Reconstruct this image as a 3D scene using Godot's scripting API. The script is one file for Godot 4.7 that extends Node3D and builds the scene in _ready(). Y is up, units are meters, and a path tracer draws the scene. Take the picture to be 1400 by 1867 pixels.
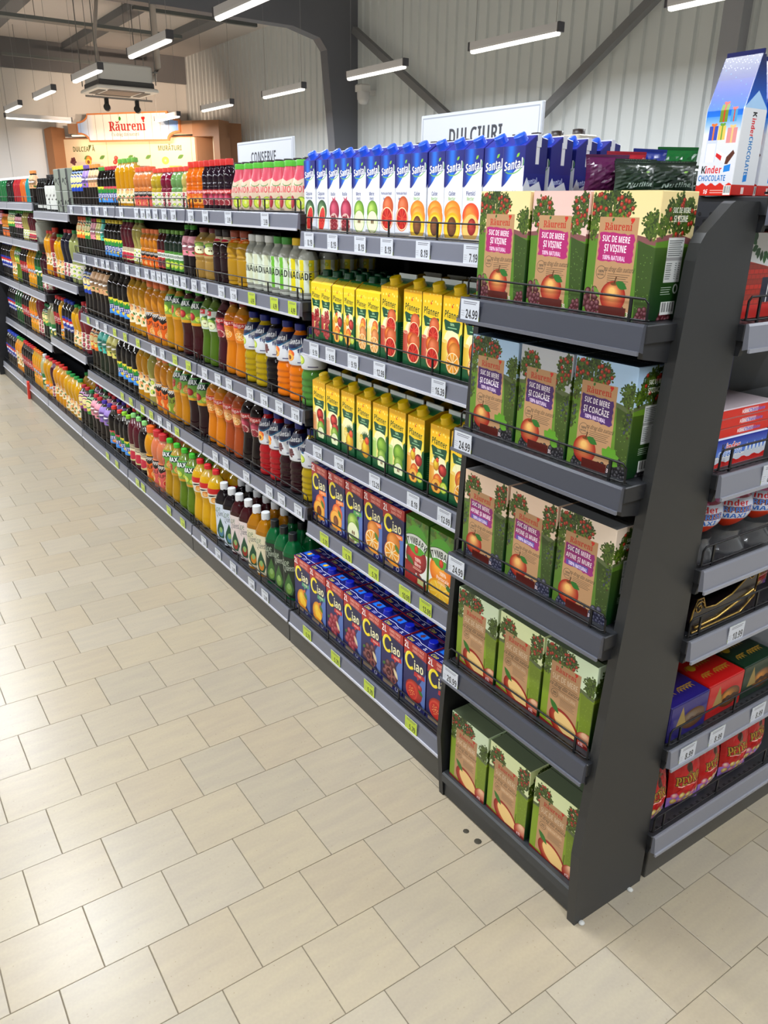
extends Node3D
# A supermarket aisle of bottled drinks and cartons, with an end stand of boxed apple juice.
var lamp_energy := 6.0
var rng := RandomNumberGenerator.new()
var mats := {}
var texs := {}
var taken := {}
var protos := {}
const ORD := ["first", "second", "third", "fourth", "fifth", "sixth", "seventh", "eighth", "ninth", "tenth"]
const NUM := ["none", "one", "two", "three", "four", "five", "six", "seven", "eight", "nine", "ten"]

# ---------------------------------------------------------------- printed artwork, drawn into images
class Art:
	const K := 2
	static var glyphs := {}
	static var fonts := {}
	var im: Image
	var o := Vector2.ZERO
	var s := Vector2.ONE
	var clip: Rect2i
	func _init(w: int, h: int, c := Color.WHITE):
		im = Image.create_empty(w * K, h * K, false, Image.FORMAT_RGB8)
		im.fill(c)
		clip = Rect2i(0, 0, w * K, h * K)
	func reg(px: float, py: float, pw: float, ph: float, uw: float, uh: float) -> Art:
		o = Vector2(px, py) * K
		s = Vector2(pw * K / uw, ph * K / uh)
		clip = Rect2i(int(px * K), int(py * K), int(pw * K), int(ph * K))
		return self
	func span(x0: float, x1: float, y: int, c: Color):
		var a := int(ceil(x0 - 0.5))
		var b := int(ceil(x1 - 0.5))
		if b > a:
			var r := Rect2i(a, y, b - a, 1).intersection(clip)
			if r.size.x > 0 and r.size.y > 0:
				im.fill_rect(r, c)
	func rect(x: float, y: float, w: float, h: float, c: Color):
		var p := (o + Vector2(x, y) * s).round()
		var q := (o + Vector2(x + w, y + h) * s).round()
		var r := Rect2i(Vector2i(p), Vector2i(q - p)).intersection(clip)
		if r.size.x > 0 and r.size.y > 0:
			im.fill_rect(r, c)
	func grad(x: float, y: float, w: float, h: float, c0: Color, c1: Color, n := 24):
		for i in n:
			rect(x, y + h * i / n, w, h / n + 0.01, c0.lerp(c1, (i + 0.5) / n))
	func hgrad(x: float, y: float, w: float, h: float, c0: Color, c1: Color, n := 16):
		for i in n:
			rect(x + w * i / n, y, w / n + 0.01, h, c0.lerp(c1, (i + 0.5) / n))
	func raw(p: PackedVector2Array, c: Color):
		var lo := 1e9
		var hi := -1e9
		for v in p:
			lo = minf(lo, v.y)
			hi = maxf(hi, v.y)
		var n := p.size()
		for y in range(maxi(int(ceil(lo - 0.5)), clip.position.y), mini(int(ceil(hi - 0.5)), clip.end.y)):
			var yc := y + 0.5
			var xs := []
			for i in n:
				var a := p[i]
				var b := p[(i + 1) % n]
				if (a.y <= yc) != (b.y <= yc):
					xs.append(a.x + (yc - a.y) / (b.y - a.y) * (b.x - a.x))
			xs.sort()
			for k in range(0, xs.size() - 1, 2):
				span(xs[k], xs[k + 1], y, c)
	func poly(p: Array, c: Color):
		var q := PackedVector2Array()
		for v in p:
			q.append(o + v * s)
		raw(q, c)
	func ell(x: float, y: float, rx: float, ry: float, c: Color, rot := 0.0):
		var q := PackedVector2Array()
		var n := 28
		for i in n:
			var a := TAU * i / n
			q.append(o + (Vector2(x, y) + Vector2(cos(a) * rx, sin(a) * ry).rotated(rot)) * s)
		raw(q, c)
	func ring(x: float, y: float, rx: float, ry: float, t: float, c: Color, a0 := 0.0, a1 := TAU, rot := 0.0):
		var q := PackedVector2Array()
		var n := 24
		for i in n + 1:
			var a := lerpf(a0, a1, float(i) / n)
			q.append(o + (Vector2(x, y) + Vector2(cos(a) * rx, sin(a) * ry).rotated(rot)) * s)
		for i in n + 1:
			var a := lerpf(a1, a0, float(i) / n)
			q.append(o + (Vector2(x, y) + Vector2(cos(a) * (rx - t), sin(a) * (ry - t)).rotated(rot)) * s)
		raw(q, c)
	func ball(x: float, y: float, rx: float, ry: float, c0: Color, c1: Color, n := 8, h := Vector2(-0.28, -0.3), rot := 0.0):
		for i in n:
			var t := float(i) / n
			var d := Vector2(h.x * rx, h.y * ry) * t * 1.1
			ell(x + d.x, y + d.y, rx * (1.0 - t * 0.85), ry * (1.0 - t * 0.85), c0.lerp(c1, t), rot)
	func leaf(x: float, y: float, l: float, w: float, rot: float, c: Color):
		var p := []
		for i in 9:
			var t := i / 8.0
			p.append(Vector2(x, y) + Vector2(l * t, -w * sin(PI * t)).rotated(rot))
		for i in range(7, 0, -1):
			var t := i / 8.0
			p.append(Vector2(x, y) + Vector2(l * t, w * sin(PI * t)).rotated(rot))
		poly(p, c)
	func text(t: String, x: float, y: float, size: float, c: Color, f := "b", sx := 1.0, rot := 0.0, al := 0.5, fat := 0.0, fatc := Color.BLACK, slant := 0.0):
		# x, y: the middle of the line (or its left end where al is 0); size: of one em
		var key := f + t
		if not glyphs.has(key):
			if not fonts.has(f):
				var sf := SystemFont.new()
				sf.font_names = PackedStringArray(["Droid Serif" if f[0] == "s" else "Droid Sans"])
				sf.font_weight = 700 if f.ends_with("b") else 400
				fonts[f] = sf
			var tm := TextMesh.new()
			tm.font = fonts[f]
			tm.text = t
			tm.font_size = 32
			tm.pixel_size = 1.0 / 32
			tm.depth = 0.0
			tm.curve_step = 4.0
			var tri := PackedVector2Array()
			for n in tm.get_surface_count():
				var a = tm.surface_get_arrays(n)
				for v in a[Mesh.ARRAY_VERTEX]:
					tri.append(Vector2(v.x, -v.y))
			var box := Rect2(tri[0], Vector2.ZERO) if tri.size() else Rect2()
			for v in tri:
				box = box.expand(v)
			glyphs[key] = [tri, box]
		var tri: PackedVector2Array = glyphs[key][0]
		var box: Rect2 = glyphs[key][1]
		var base := Vector2(-box.get_center().x + (0.5 - al) * box.size.x, -box.get_center().y)
		var jobs := [[Vector2.ZERO, c]]
		if fat > 0.0:
			jobs = []
			for k in 8:
				jobs.append([Vector2(fat, 0).rotated(TAU * k / 8), fatc])
			jobs.append([Vector2.ZERO, c])
		for j in jobs:
			for i in range(0, tri.size() - 2, 3):
				var q := PackedVector2Array()
				for k in 3:
					var v: Vector2 = (tri[i + k] + base) * size
					v.x = v.x * sx - v.y * slant
					q.append(o + (Vector2(x, y) + v.rotated(rot) + j[0]) * s)
				raw(q, j[1])
	func lines(x: float, y: float, w: float, n: int, gap: float, t: float, c: Color, rot := 0.0, ragged := 0.15):
		for i in n:
			var ww: float = w * (1.0 - ragged * float((i * 7) % 5) / 4.0)
			var a := Vector2(0, i * gap)
			poly([Vector2(x, y) + a.rotated(rot), Vector2(x, y) + (a + Vector2(ww, 0)).rotated(rot), Vector2(x, y) + (a + Vector2(ww, t)).rotated(rot), Vector2(x, y) + (a + Vector2(0, t)).rotated(rot)], c)
	func barcode(x: float, y: float, w: float, h: float):
		rect(x, y, w, h, Color(0.93, 0.93, 0.92))
		for i in 22:
			if (i * 5 + i / 3) % 3 != 0:
				rect(x + w * (0.06 + 0.9 * i / 22.0), y + h * 0.07, w * 0.022, h * 0.72, Color(0.1, 0.1, 0.1))
	func tree(r: RandomNumberGenerator, x: float, y: float, w: float, h: float, apples: int, light := 0.0):
		rect(x - 2, y, 4, h * 1.1, Color(0.25, 0.16, 0.09))
		for i in int(w * h / 14.0):
			var a := r.randf() * TAU
			var d := sqrt(r.randf()) * 0.92
			var g := r.randf() * 0.5
			ell(x + cos(a) * d * w, y + sin(a) * d * h, 4.0, 3.2, Color(0.09 + 0.14 * g + light * 0.25, 0.14 + 0.18 * g + light * 0.3, 0.05), a)
		for i in int(w * h / 3.2):
			var a := r.randf() * TAU
			var d := sqrt(r.randf())
			var g := r.randf()
			leaf(x + cos(a) * d * w, y + sin(a) * d * h, 5.0 + g * 4.0, 1.6 + g, r.randf() * TAU, Color(0.09 + 0.22 * g + light * 0.2, 0.16 + 0.24 * g + light * 0.25, 0.05 + 0.06 * g))
		for i in apples:
			var a := r.randf() * TAU
			var d := 0.25 + 0.72 * sqrt(r.randf())
			ball(x + cos(a) * d * w, y + sin(a) * d * h, 4.2, 4.2, Color(0.45, 0.08, 0.05), Color(0.88, 0.36, 0.24), 5)
	func fruit(kind: String, x: float, y: float, r: float):
		match kind:
			"apple":
				ball(x, y, r, r * 0.95, Color(0.6, 0.1, 0.06), Color(0.98, 0.8, 0.45), 12, Vector2(-0.1, -0.35))
				ell(x, y - r * 0.78, r * 0.28, r * 0.1, Color(0.45, 0.25, 0.08))
				poly([Vector2(x - 0.04 * r, y - r * 0.8), Vector2(x + 0.1 * r, y - r * 1.25), Vector2(x + 0.18 * r, y - r * 1.22), Vector2(x + 0.05 * r, y - r * 0.78)], Color(0.3, 0.18, 0.08))
				leaf(x + 0.1 * r, y - r * 0.9, r * 1.0, r * 0.24, 0.35, Color(0.16, 0.42, 0.14))
			"redapple":
				ball(x, y, r, r * 0.95, Color(0.5, 0.03, 0.05), Color(0.95, 0.35, 0.3), 9)
				ell(x, y - r * 0.75, r * 0.3, r * 0.1, Color(0.35, 0.05, 0.04))
			"halfapple":
				ball(x, y - r * 0.5, r * 0.9, r * 0.95, Color(0.35, 0.55, 0.12), Color(0.78, 0.88, 0.45), 8)
				ell(x, y + r * 0.35, r * 0.95, r, Color(0.5, 0.66, 0.2))
				ell(x, y + r * 0.35, r * 0.87, r * 0.92, Color(0.93, 0.95, 0.78))
				ell(x - r * 0.12, y + r * 0.35, r * 0.1, r * 0.18, Color(0.4, 0.24, 0.1))
				ell(x + r * 0.14, y + r * 0.35, r * 0.1, r * 0.18, Color(0.4, 0.24, 0.1))
			"orange", "blood", "grapefruit", "lemon":
				var rind: Color = {"orange": Color(0.93, 0.5, 0.08), "blood": Color(0.9, 0.36, 0.14), "grapefruit": Color(0.95, 0.55, 0.25), "lemon": Color(0.9, 0.78, 0.12)}[kind]
				var pulp: Color = {"orange": Color(0.96, 0.62, 0.13), "blood": Color(0.78, 0.09, 0.07), "grapefruit": Color(0.95, 0.65, 0.3), "lemon": Color(0.95, 0.85, 0.3)}[kind]
				ball(x + r * 0.15, y - r * 0.95, r * 0.85, r * 0.85, rind.darkened(0.2), rind.lightened(0.25), 8)
				ell(x, y, r, r, rind)
				ell(x, y, r * 0.93, r * 0.93, Color(0.98, 0.9, 0.72))
				if kind == "blood":
					ell(x, y, r * 0.84, r * 0.84, Color(0.86, 0.3, 0.2))
				for k in 9:
					var a := TAU * k / 9
					var p := [Vector2(x, y) + Vector2(r * 0.1, 0).rotated(a + 0.35)]
					for j in 5:
						p.append(Vector2(x, y) + Vector2(r * 0.84, 0).rotated(a + 0.06 + 0.58 * j / 4.0))
					poly(p, pulp.darkened(0.1 * (k % 2)))
			"peach":
				ball(x + r * 0.25, y - r * 0.55, r * 0.85, r * 0.85, Color(0.85, 0.3, 0.12), Color(1.0, 0.68, 0.3), 8)
				ell(x, y + r * 0.2, r, r * 0.95, Color(0.9, 0.5, 0.14))
				ell(x, y + r * 0.2, r * 0.88, r * 0.84, Color(0.98, 0.72, 0.28))
				ball(x, y + r * 0.28, r * 0.42, r * 0.5, Color(0.42, 0.2, 0.09), Color(0.62, 0.36, 0.2), 4)
			"watermelon":
				ball(x, y - r * 0.4, r, r, Color(0.16, 0.3, 0.16), Color(0.5, 0.62, 0.45), 6)
				ell(x - r * 0.1, y + r * 0.4, r * 0.7, r * 1.3, Color(0.85, 0.9, 0.7), 0.3)
				ell(x - r * 0.05, y + r * 0.45, r * 0.6, r * 1.2, Color(0.85, 0.22, 0.2), 0.3)
				for k in 7:
					ell(x - r * 0.3 + r * 0.1 * k, y + r * (0.1 + 0.16 * ((k * 3) % 5)), r * 0.04, r * 0.07, Color(0.15, 0.05, 0.05))
			"pomegranate":
				ball(x + 0.1 * r, y - r * 0.5, r, r, Color(0.55, 0.08, 0.2), Color(0.88, 0.4, 0.5), 8)
				poly([Vector2(x - r * 0.2, y - r * 1.4), Vector2(x - r * 0.35, y - r * 1.75), Vector2(x, y - r * 1.55), Vector2(x + r * 0.3, y - r * 1.8), Vector2(x + r * 0.3, y - r * 1.4)], Color(0.75, 0.25, 0.35))
				ell(x, y + r * 0.7, r * 0.95, r, Color(0.85, 0.7, 0.66))
				for k in 34:
					ell(x + r * 0.72 * sin(k * 2.4) * sqrt(k / 34.0), y + r * 0.72 + r * 0.8 * cos(k * 2.4) * sqrt(k / 34.0), r * 0.13, r * 0.14, Color(0.5 + 0.02 * (k % 5), 0.05, 0.14))
			"berries", "raspberry", "cherry", "currant", "cranberry", "tomato":
				var c: Color = {"berries": Color(0.13, 0.13, 0.24), "raspberry": Color(0.7, 0.1, 0.18), "cherry": Color(0.33, 0.04, 0.08), "currant": Color(0.06, 0.05, 0.07), "cranberry": Color(0.72, 0.05, 0.07), "tomato": Color(0.85, 0.16, 0.08)}[kind]
				var n := 3 if kind == "tomato" else 12
				for k in n:
					var q := r * (0.6 if kind == "tomato" else 0.32)
					var a := k * 2.4
					var d := r * sqrt(float(k) / n) * 0.85
					ball(x + cos(a) * d, y + sin(a) * d * 1.1, q, q, c.darkened(0.25), c.lightened(0.4), 5)
			"pineapple":
				for k in 7:
					leaf(x, y - r * 0.6, r * 1.2, r * 0.14, -PI / 2 + (k - 3) * 0.28, Color(0.05, 0.3, 0.16))
				ball(x, y + r * 0.1, r * 0.8, r, Color(0.75, 0.5, 0.04), Color(1.0, 0.9, 0.25), 8)
				ball(x + r * 0.3, y - r * 0.8, r * 0.4, r * 0.4, Color(0.8, 0.2, 0.1), Color(1.0, 0.5, 0.3), 4)
			"mango":
				ball(x, y, r * 0.95, r * 1.15, Color(0.85, 0.5, 0.05), Color(1.0, 0.88, 0.3), 8, Vector2(-0.2, -0.3), 0.3)
				ell(x + r * 0.2, y + r * 0.35, r * 0.6, r * 0.5, Color(1.0, 0.8, 0.2), 0.4)
				leaf(x + r * 0.3, y - r * 0.5, r * 0.9, r * 0.22, -1.2, Color(0.9, 0.42, 0.2))
			"lime":
				ell(x, y, r, r, Color(0.45, 0.62, 0.1))
				ell(x, y, r * 0.85, r * 0.85, Color(0.8, 0.86, 0.3))
				ell(x, y, r * 0.3, r * 0.3, Color(0.9, 0.92, 0.6))
	func done() -> ImageTexture:
		im.resize(im.get_width() / K, im.get_height() / K, Image.INTERPOLATE_BILINEAR)
		return ImageTexture.create_from_image(im)

# ---------------------------------------------------------------- mesh building
class MB:
	var st := SurfaceTool.new()
	func _init():
		st.begin(Mesh.PRIMITIVE_TRIANGLES)
	func v(p: Vector3, n: Vector3, uv: Vector2):
		st.set_normal(n)
		st.set_uv(uv)
		st.add_vertex(p)
	func tri(a: Vector3, b: Vector3, c: Vector3, ua := Vector2.ZERO, ub := Vector2.ZERO, uc := Vector2.ZERO):
		var n := (b - a).cross(c - a).normalized()
		v(a, n, ua)
		v(c, n, uc)
		v(b, n, ub)
	func quad(a: Vector3, b: Vector3, c: Vector3, d: Vector3, ua := Vector2(0, 1), ub := Vector2(1, 1), uc := Vector2(1, 0), ud := Vector2(0, 0)):
		tri(a, b, c, ua, ub, uc)
		tri(a, c, d, ua, uc, ud)
	func box(lo: Vector3, hi: Vector3):
		var p := func(i: int): return Vector3(hi.x if i & 1 else lo.x, hi.y if i & 2 else lo.y, hi.z if i & 4 else lo.z)
		for f in [[0, 4, 6, 2], [5, 1, 3, 7], [4, 5, 7, 6], [1, 0, 2, 3], [2, 6, 7, 3], [0, 1, 5, 4]]:
			quad(p.call(f[0]), p.call(f[1]), p.call(f[2]), p.call(f[3]))
	func cham(lo: Vector3, hi: Vector3, c: float):
		# a box with every top edge and upright edge cut at 45 degrees
		var ring := func(y: float, k: float):
			return [Vector3(lo.x + k + c, y, lo.z + k), Vector3(lo.x + k, y, lo.z + k + c), Vector3(lo.x + k, y, hi.z - k - c), Vector3(lo.x + k + c, y, hi.z - k), Vector3(hi.x - k - c, y, hi.z - k), Vector3(hi.x - k, y, hi.z - k - c), Vector3(hi.x - k, y, lo.z + k + c), Vector3(hi.x - k - c, y, lo.z + k)]
		var r0 = ring.call(lo.y, 0.0)
		var r1 = ring.call(hi.y - c, 0.0)
		var r2 = ring.call(hi.y, c)
		for i in 8:
			var j := (i + 1) % 8
			quad(r0[i], r0[j], r1[j], r1[i])
			quad(r1[i], r1[j], r2[j], r2[i])
		for i in range(1, 7):
			tri(r2[0], r2[i], r2[i + 1])
			tri(r0[0], r0[i + 1], r0[i])
	func bar(a: Vector3, b: Vector3, r: float, seg := 6):
		tube([a, b], r, seg)
	func tube(path: Array, r: float, seg := 6):
		var rings := []
		for i in path.size():
			var d: Vector3 = (path[mini(i + 1, path.size() - 1)] - path[maxi(i - 1, 0)]).normalized()
			var s := d.cross(Vector3.UP if absf(d.y) < 0.95 else Vector3.RIGHT).normalized()
			var t := s.cross(d)
			var q := []
			for k in seg:
				var a := TAU * k / seg
				q.append([path[i] + (s * cos(a) + t * sin(a)) * r, s * cos(a) + t * sin(a)])
			rings.append(q)
		for i in path.size() - 1:
			for k in seg:
				var l := (k + 1) % seg
				for w in [[0, k], [0, l], [1, l], [0, k], [1, l], [1, k]]:
					var e = rings[i + w[0]][w[1]]
					v(e[0], e[1], Vector2(float(w[1]) / seg, i + w[0]))
		for e in [0, path.size() - 1]:
			for k in range(1, seg - 1):
				if e == 0:
					tri(rings[e][0][0], rings[e][k][0], rings[e][k + 1][0])
				else:
					tri(rings[e][0][0], rings[e][k + 1][0], rings[e][k][0])
	func extr(p: PackedVector2Array, to3: Callable, a: float, b: float, uv := Rect2()):
		# an outline, laid into space by to3(x, y, t), drawn out from t = a to t = b
		var u := func(w: Vector2): return Vector2((w.x - uv.position.x) / uv.size.x, 1.0 - (w.y - uv.position.y) / uv.size.y) if uv.size.x else Vector2.ZERO
		var t := Geometry2D.triangulate_polygon(p)
		var probe: Vector3 = (to3.call(1.0, 0.0, a) - to3.call(0.0, 0.0, a)).cross(to3.call(0.0, 1.0, a) - to3.call(0.0, 0.0, a))
		var flip: bool = probe.dot(to3.call(0.0, 0.0, b) - to3.call(0.0, 0.0, a)) < 0.0
		for i in range(0, t.size(), 3):
			var q := [p[t[i]], p[t[i + 1]], p[t[i + 2]]]
			if ((q[1] - q[0]).cross(q[2] - q[0]) < 0.0) != flip:
				q.reverse()
			tri(to3.call(q[0].x, q[0].y, b), to3.call(q[1].x, q[1].y, b), to3.call(q[2].x, q[2].y, b), u.call(q[0]), u.call(q[1]), u.call(q[2]))
			tri(to3.call(q[0].x, q[0].y, a), to3.call(q[2].x, q[2].y, a), to3.call(q[1].x, q[1].y, a), u.call(q[0]), u.call(q[2]), u.call(q[1]))
		for i in p.size():
			var c := p[i]
			var d := p[(i + 1) % p.size()]
			var q4 := [to3.call(c.x, c.y, a), to3.call(d.x, d.y, a), to3.call(d.x, d.y, b), to3.call(c.x, c.y, b)]
			if sgn(p) != flip:
				q4.reverse()
			quad(q4[0], q4[1], q4[2], q4[3], u.call(c), u.call(d), u.call(d), u.call(c))
	func sgn(p: PackedVector2Array) -> bool:
		var area := 0.0
		for i in p.size():
			area += p[i].cross(p[(i + 1) % p.size()])
		return area < 0.0
	func lathe(p: Array, seg: int, sq := 2.0, urep := 1.0, vflip := true):
		# p: radius and height from the bottom up; u = 0.5 looks towards -x; sq above 2 squares the section
		var ys := []
		for e in p:
			ys.append(e.y)
		var y0: float = p[0].y
		var y1: float = p[p.size() - 1].y
		var rows := []
		for i in p.size():
			var e: Vector2 = p[i]
			var d: Vector2 = p[mini(i + 1, p.size() - 1)] - p[maxi(i - 1, 0)]
			var row := []
			for k in seg + 1:
				var u := float(k) / seg
				var a := PI - (u - 0.5) * TAU
				var ca := cos(a)
				var sa := sin(a)
				var m := 1.0
				var nn := Vector3(ca, 0, sa)
				if sq > 2.0:
					m = 1.0 / pow(pow(absf(ca), sq) + pow(absf(sa), sq), 1.0 / sq)
					nn = Vector3(signf(ca) * pow(absf(ca), sq - 1.0), 0, signf(sa) * pow(absf(sa), sq - 1.0)).normalized()
				var n := (nn * d.y - Vector3(0, d.x, 0)).normalized() if d.length() > 0 else Vector3.UP
				row.append([Vector3(ca * e.x * m, e.y, sa * e.x * m), n, Vector2((u - 0.5) * urep + 0.5, 1.0 - (e.y - y0) / maxf(y1 - y0, 1e-6))])
			rows.append(row)
		for i in p.size() - 1:
			for k in seg:
				for w in [[0, k], [1, k + 1], [0, k + 1], [0, k], [1, k], [1, k + 1]]:
					var e = rows[i + w[0]][w[1]]
					v(e[0], e[1], e[2])
	func mesh() -> ArrayMesh:
		st.index()
		return st.commit()

# ---------------------------------------------------------------- nodes
func numbered(n: String) -> String:
	if not taken.has(n):
		taken[n] = 0
		return n
	taken[n] += 1
	return "%s_%03d" % [n, taken[n]]
func tag(o: Node3D, label: String, category: String, group := ""):
	o.set_meta("label", label)
	o.set_meta("category", category)
	if group:
		o.set_meta("group", group)
func thing(called: String, label: String, category: String, at := Vector3.ZERO, turn := 0.0, group := "") -> Node3D:
	var o := Node3D.new()
	o.name = numbered(called)
	add_child(o)
	o.position = at
	o.rotation.y = turn
	tag(o, label, category, group)
	return o
func part(called: String, m: Mesh, mat: Material, parent: Node) -> MeshInstance3D:
	var o := MeshInstance3D.new()
	o.name = numbered(called) if parent == self else called
	o.mesh = m
	o.material_override = mat
	parent.add_child(o, true)
	return o
func struct(called: String, m: Mesh, mat: Material) -> MeshInstance3D:
	var o := part(called, m, mat, self)
	o.set_meta("kind", "structure")
	return o
func copy(o: Node3D, stem: String) -> Node3D:
	var c: Node3D = o.duplicate()
	c.name = numbered(stem)
	add_child(c)
	return c
func mat(c: Color, rough := 0.5, metal := 0.0, tex: Texture2D = null, spec := 0.5) -> StandardMaterial3D:
	var key := str(c.to_html(), rough, metal, tex.get_instance_id() if tex else 0, spec)
	if not mats.has(key):
		var m := StandardMaterial3D.new()
		m.albedo_color = c
		m.roughness = rough
		m.metallic = metal
		m.metallic_specular = spec
		if tex:
			m.albedo_texture = tex
		mats[key] = m
	return mats[key]
func glow(c: Color, e: float) -> StandardMaterial3D:
	var m := StandardMaterial3D.new()
	m.albedo_color = c
	m.emission_enabled = true
	m.emission = c
	m.emission_energy_multiplier = e
	return m
func V(a: float, b: float) -> Vector2:
	return Vector2(a, b)
func tex(id: String) -> ImageTexture:
	if not texs.has(id):
		texs[id] = draw(id)
	return texs[id]

# ---------------------------------------------------------------- the prints
const NAVY := Color(0.12, 0.13, 0.42)
const KRAFT := Color(0.72, 0.55, 0.39)
func draw(id: String) -> ImageTexture:
	var w := id.split(":")
	match w[0]:
		"milk": return art_nectar(w[1])
		"gable": return art_gable(w[1], false)
		"big": return art_gable(w[1], true)
		"pack": return art_pack(w[1])
		"leafy": return art_leafy(w[1])
		"stand": return art_stand(w[1], w[2] == "b")
		"tags": return art_tags()
		"board": return art_board(w[1])
	return art_label(w)

func art_nectar(f: String) -> ImageTexture:
	# a litre carton: white below, blue above
	var a := Art.new(384, 512, NAVY)
	var white := Color(0.87, 0.88, 0.91)
	a.reg(0, 0, 256, 512, 74, 225)
	a.rect(0, 0, 74, 225, white)
	for i in 74:
		var t := i / 74.0
		var edge := 104.0 - 42.0 * smoothstep(0.0, 1.0, t) - 8.0 * sin(t * PI)
		var k := exp(-pow((t - 0.36) / 0.2, 2.0))
		a.rect(i, 0, 1.2, edge, Color(0.1, 0.12, 0.45).lerp(Color(0.1, 0.42, 0.85), k))
	a.rect(0, 0, 74, 14, Color(0.12, 0.12, 0.46))
	a.ring(38, 58, 34, 19, 2.4, Color(0.45, 0.7, 0.35), -0.3, 2.6, -0.2)
	a.text("Santal", 37, 58, 25, Color.WHITE, "b", 0.82, -0.12, 0.5, 1.1, Color(0.08, 0.1, 0.4), 0.12)
	a.leaf(46, 44, 13, 3.2, -0.7, Color(0.5, 0.75, 0.2))
	var names: Dictionary = {"watermelon": ["Căpșune", "Pepene roșu"], "pomegranate": ["Rodie", ""], "halfapple": ["Mere", "Verzi"], "blood": ["Portocale Roșii", "de Sicilia"], "peach": ["Caise", "Nectar"], "apple": ["Piersici", "Nectar"]}
	var n: Array = names[f]
	a.text(n[0], 32, 116, 13 if n[0].length() < 9 else 9, Color(0.14, 0.15, 0.4), "b", 0.8)
	a.text(n[1], 32, 128, 11 if n[1].length() < 8 else 9, Color(0.5, 0.68, 0.3) if n[1] == "Nectar" else Color(0.14, 0.15, 0.4), "b", 0.8)
	if f == "apple":
		a.ball(36, 165, 33, 28, Color(0.85, 0.25, 0.12), Color(1.0, 0.6, 0.25), 10)
		a.ell(36, 192, 34, 34, Color(0.9, 0.55, 0.2))
		a.ell(37, 194, 31, 32, Color(0.97, 0.77, 0.42))
		a.ball(42, 190, 17, 19, Color(0.55, 0.08, 0.1), Color(0.85, 0.35, 0.25), 6)
	elif f == "peach":
		a.ball(36, 158, 33, 26, Color(0.88, 0.48, 0.1), Color(1.0, 0.72, 0.3), 8)
		a.ball(40, 172, 33, 26, Color(0.9, 0.5, 0.12), Color(1.0, 0.75, 0.4), 8)
		a.ell(37, 195, 34, 36, Color(0.95, 0.68, 0.1))
		a.ell(37, 196, 30, 31, Color(1.0, 0.82, 0.2))
		a.ball(36, 192, 19, 23, Color(0.36, 0.2, 0.1), Color(0.6, 0.38, 0.22), 6)
	else:
		a.fruit(f, 36, 178 if f != "watermelon" else 176, 31)
	a.rect(0, 217, 74, 8, Color(0.85, 0.8, 0.72))
	a.lines(4, 219, 64, 2, 3, 1.2, Color(0.3, 0.3, 0.4))
	a.reg(256, 0, 128, 320, 70, 225)
	a.rect(0, 0, 70, 225, white)
	a.hgrad(0, 0, 70, 78, Color(0.13, 0.13, 0.46), Color(0.12, 0.13, 0.42))
	a.poly([V(0, 77), V(70, 77), V(70, 130), V(50, 92), V(22, 104), V(10, 84), V(0, 104)], Color(0.12, 0.14, 0.47))
	a.rect(34, 12, 11, 46, Color(0.86, 0.86, 0.88))
	a.text("Santal", 26, 92, 15, Color(0.8, 0.85, 0.95), "b", 0.8, -0.12)
	a.ell(42, 120, 6, 9, Color(0.75, 0.42, 0.12))
	a.text("Nectar", 30, 138, 9, Color(0.2, 0.2, 0.45), "b", 0.8)
	a.lines(8, 150, 50, 12, 5.5, 2, Color(0.45, 0.45, 0.62))
	a.reg(256, 320, 128, 192, 74, 70)
	a.grad(0, 0, 74, 70, Color(0.12, 0.12, 0.44), Color(0.16, 0.2, 0.6))
	return a.done()

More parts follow.
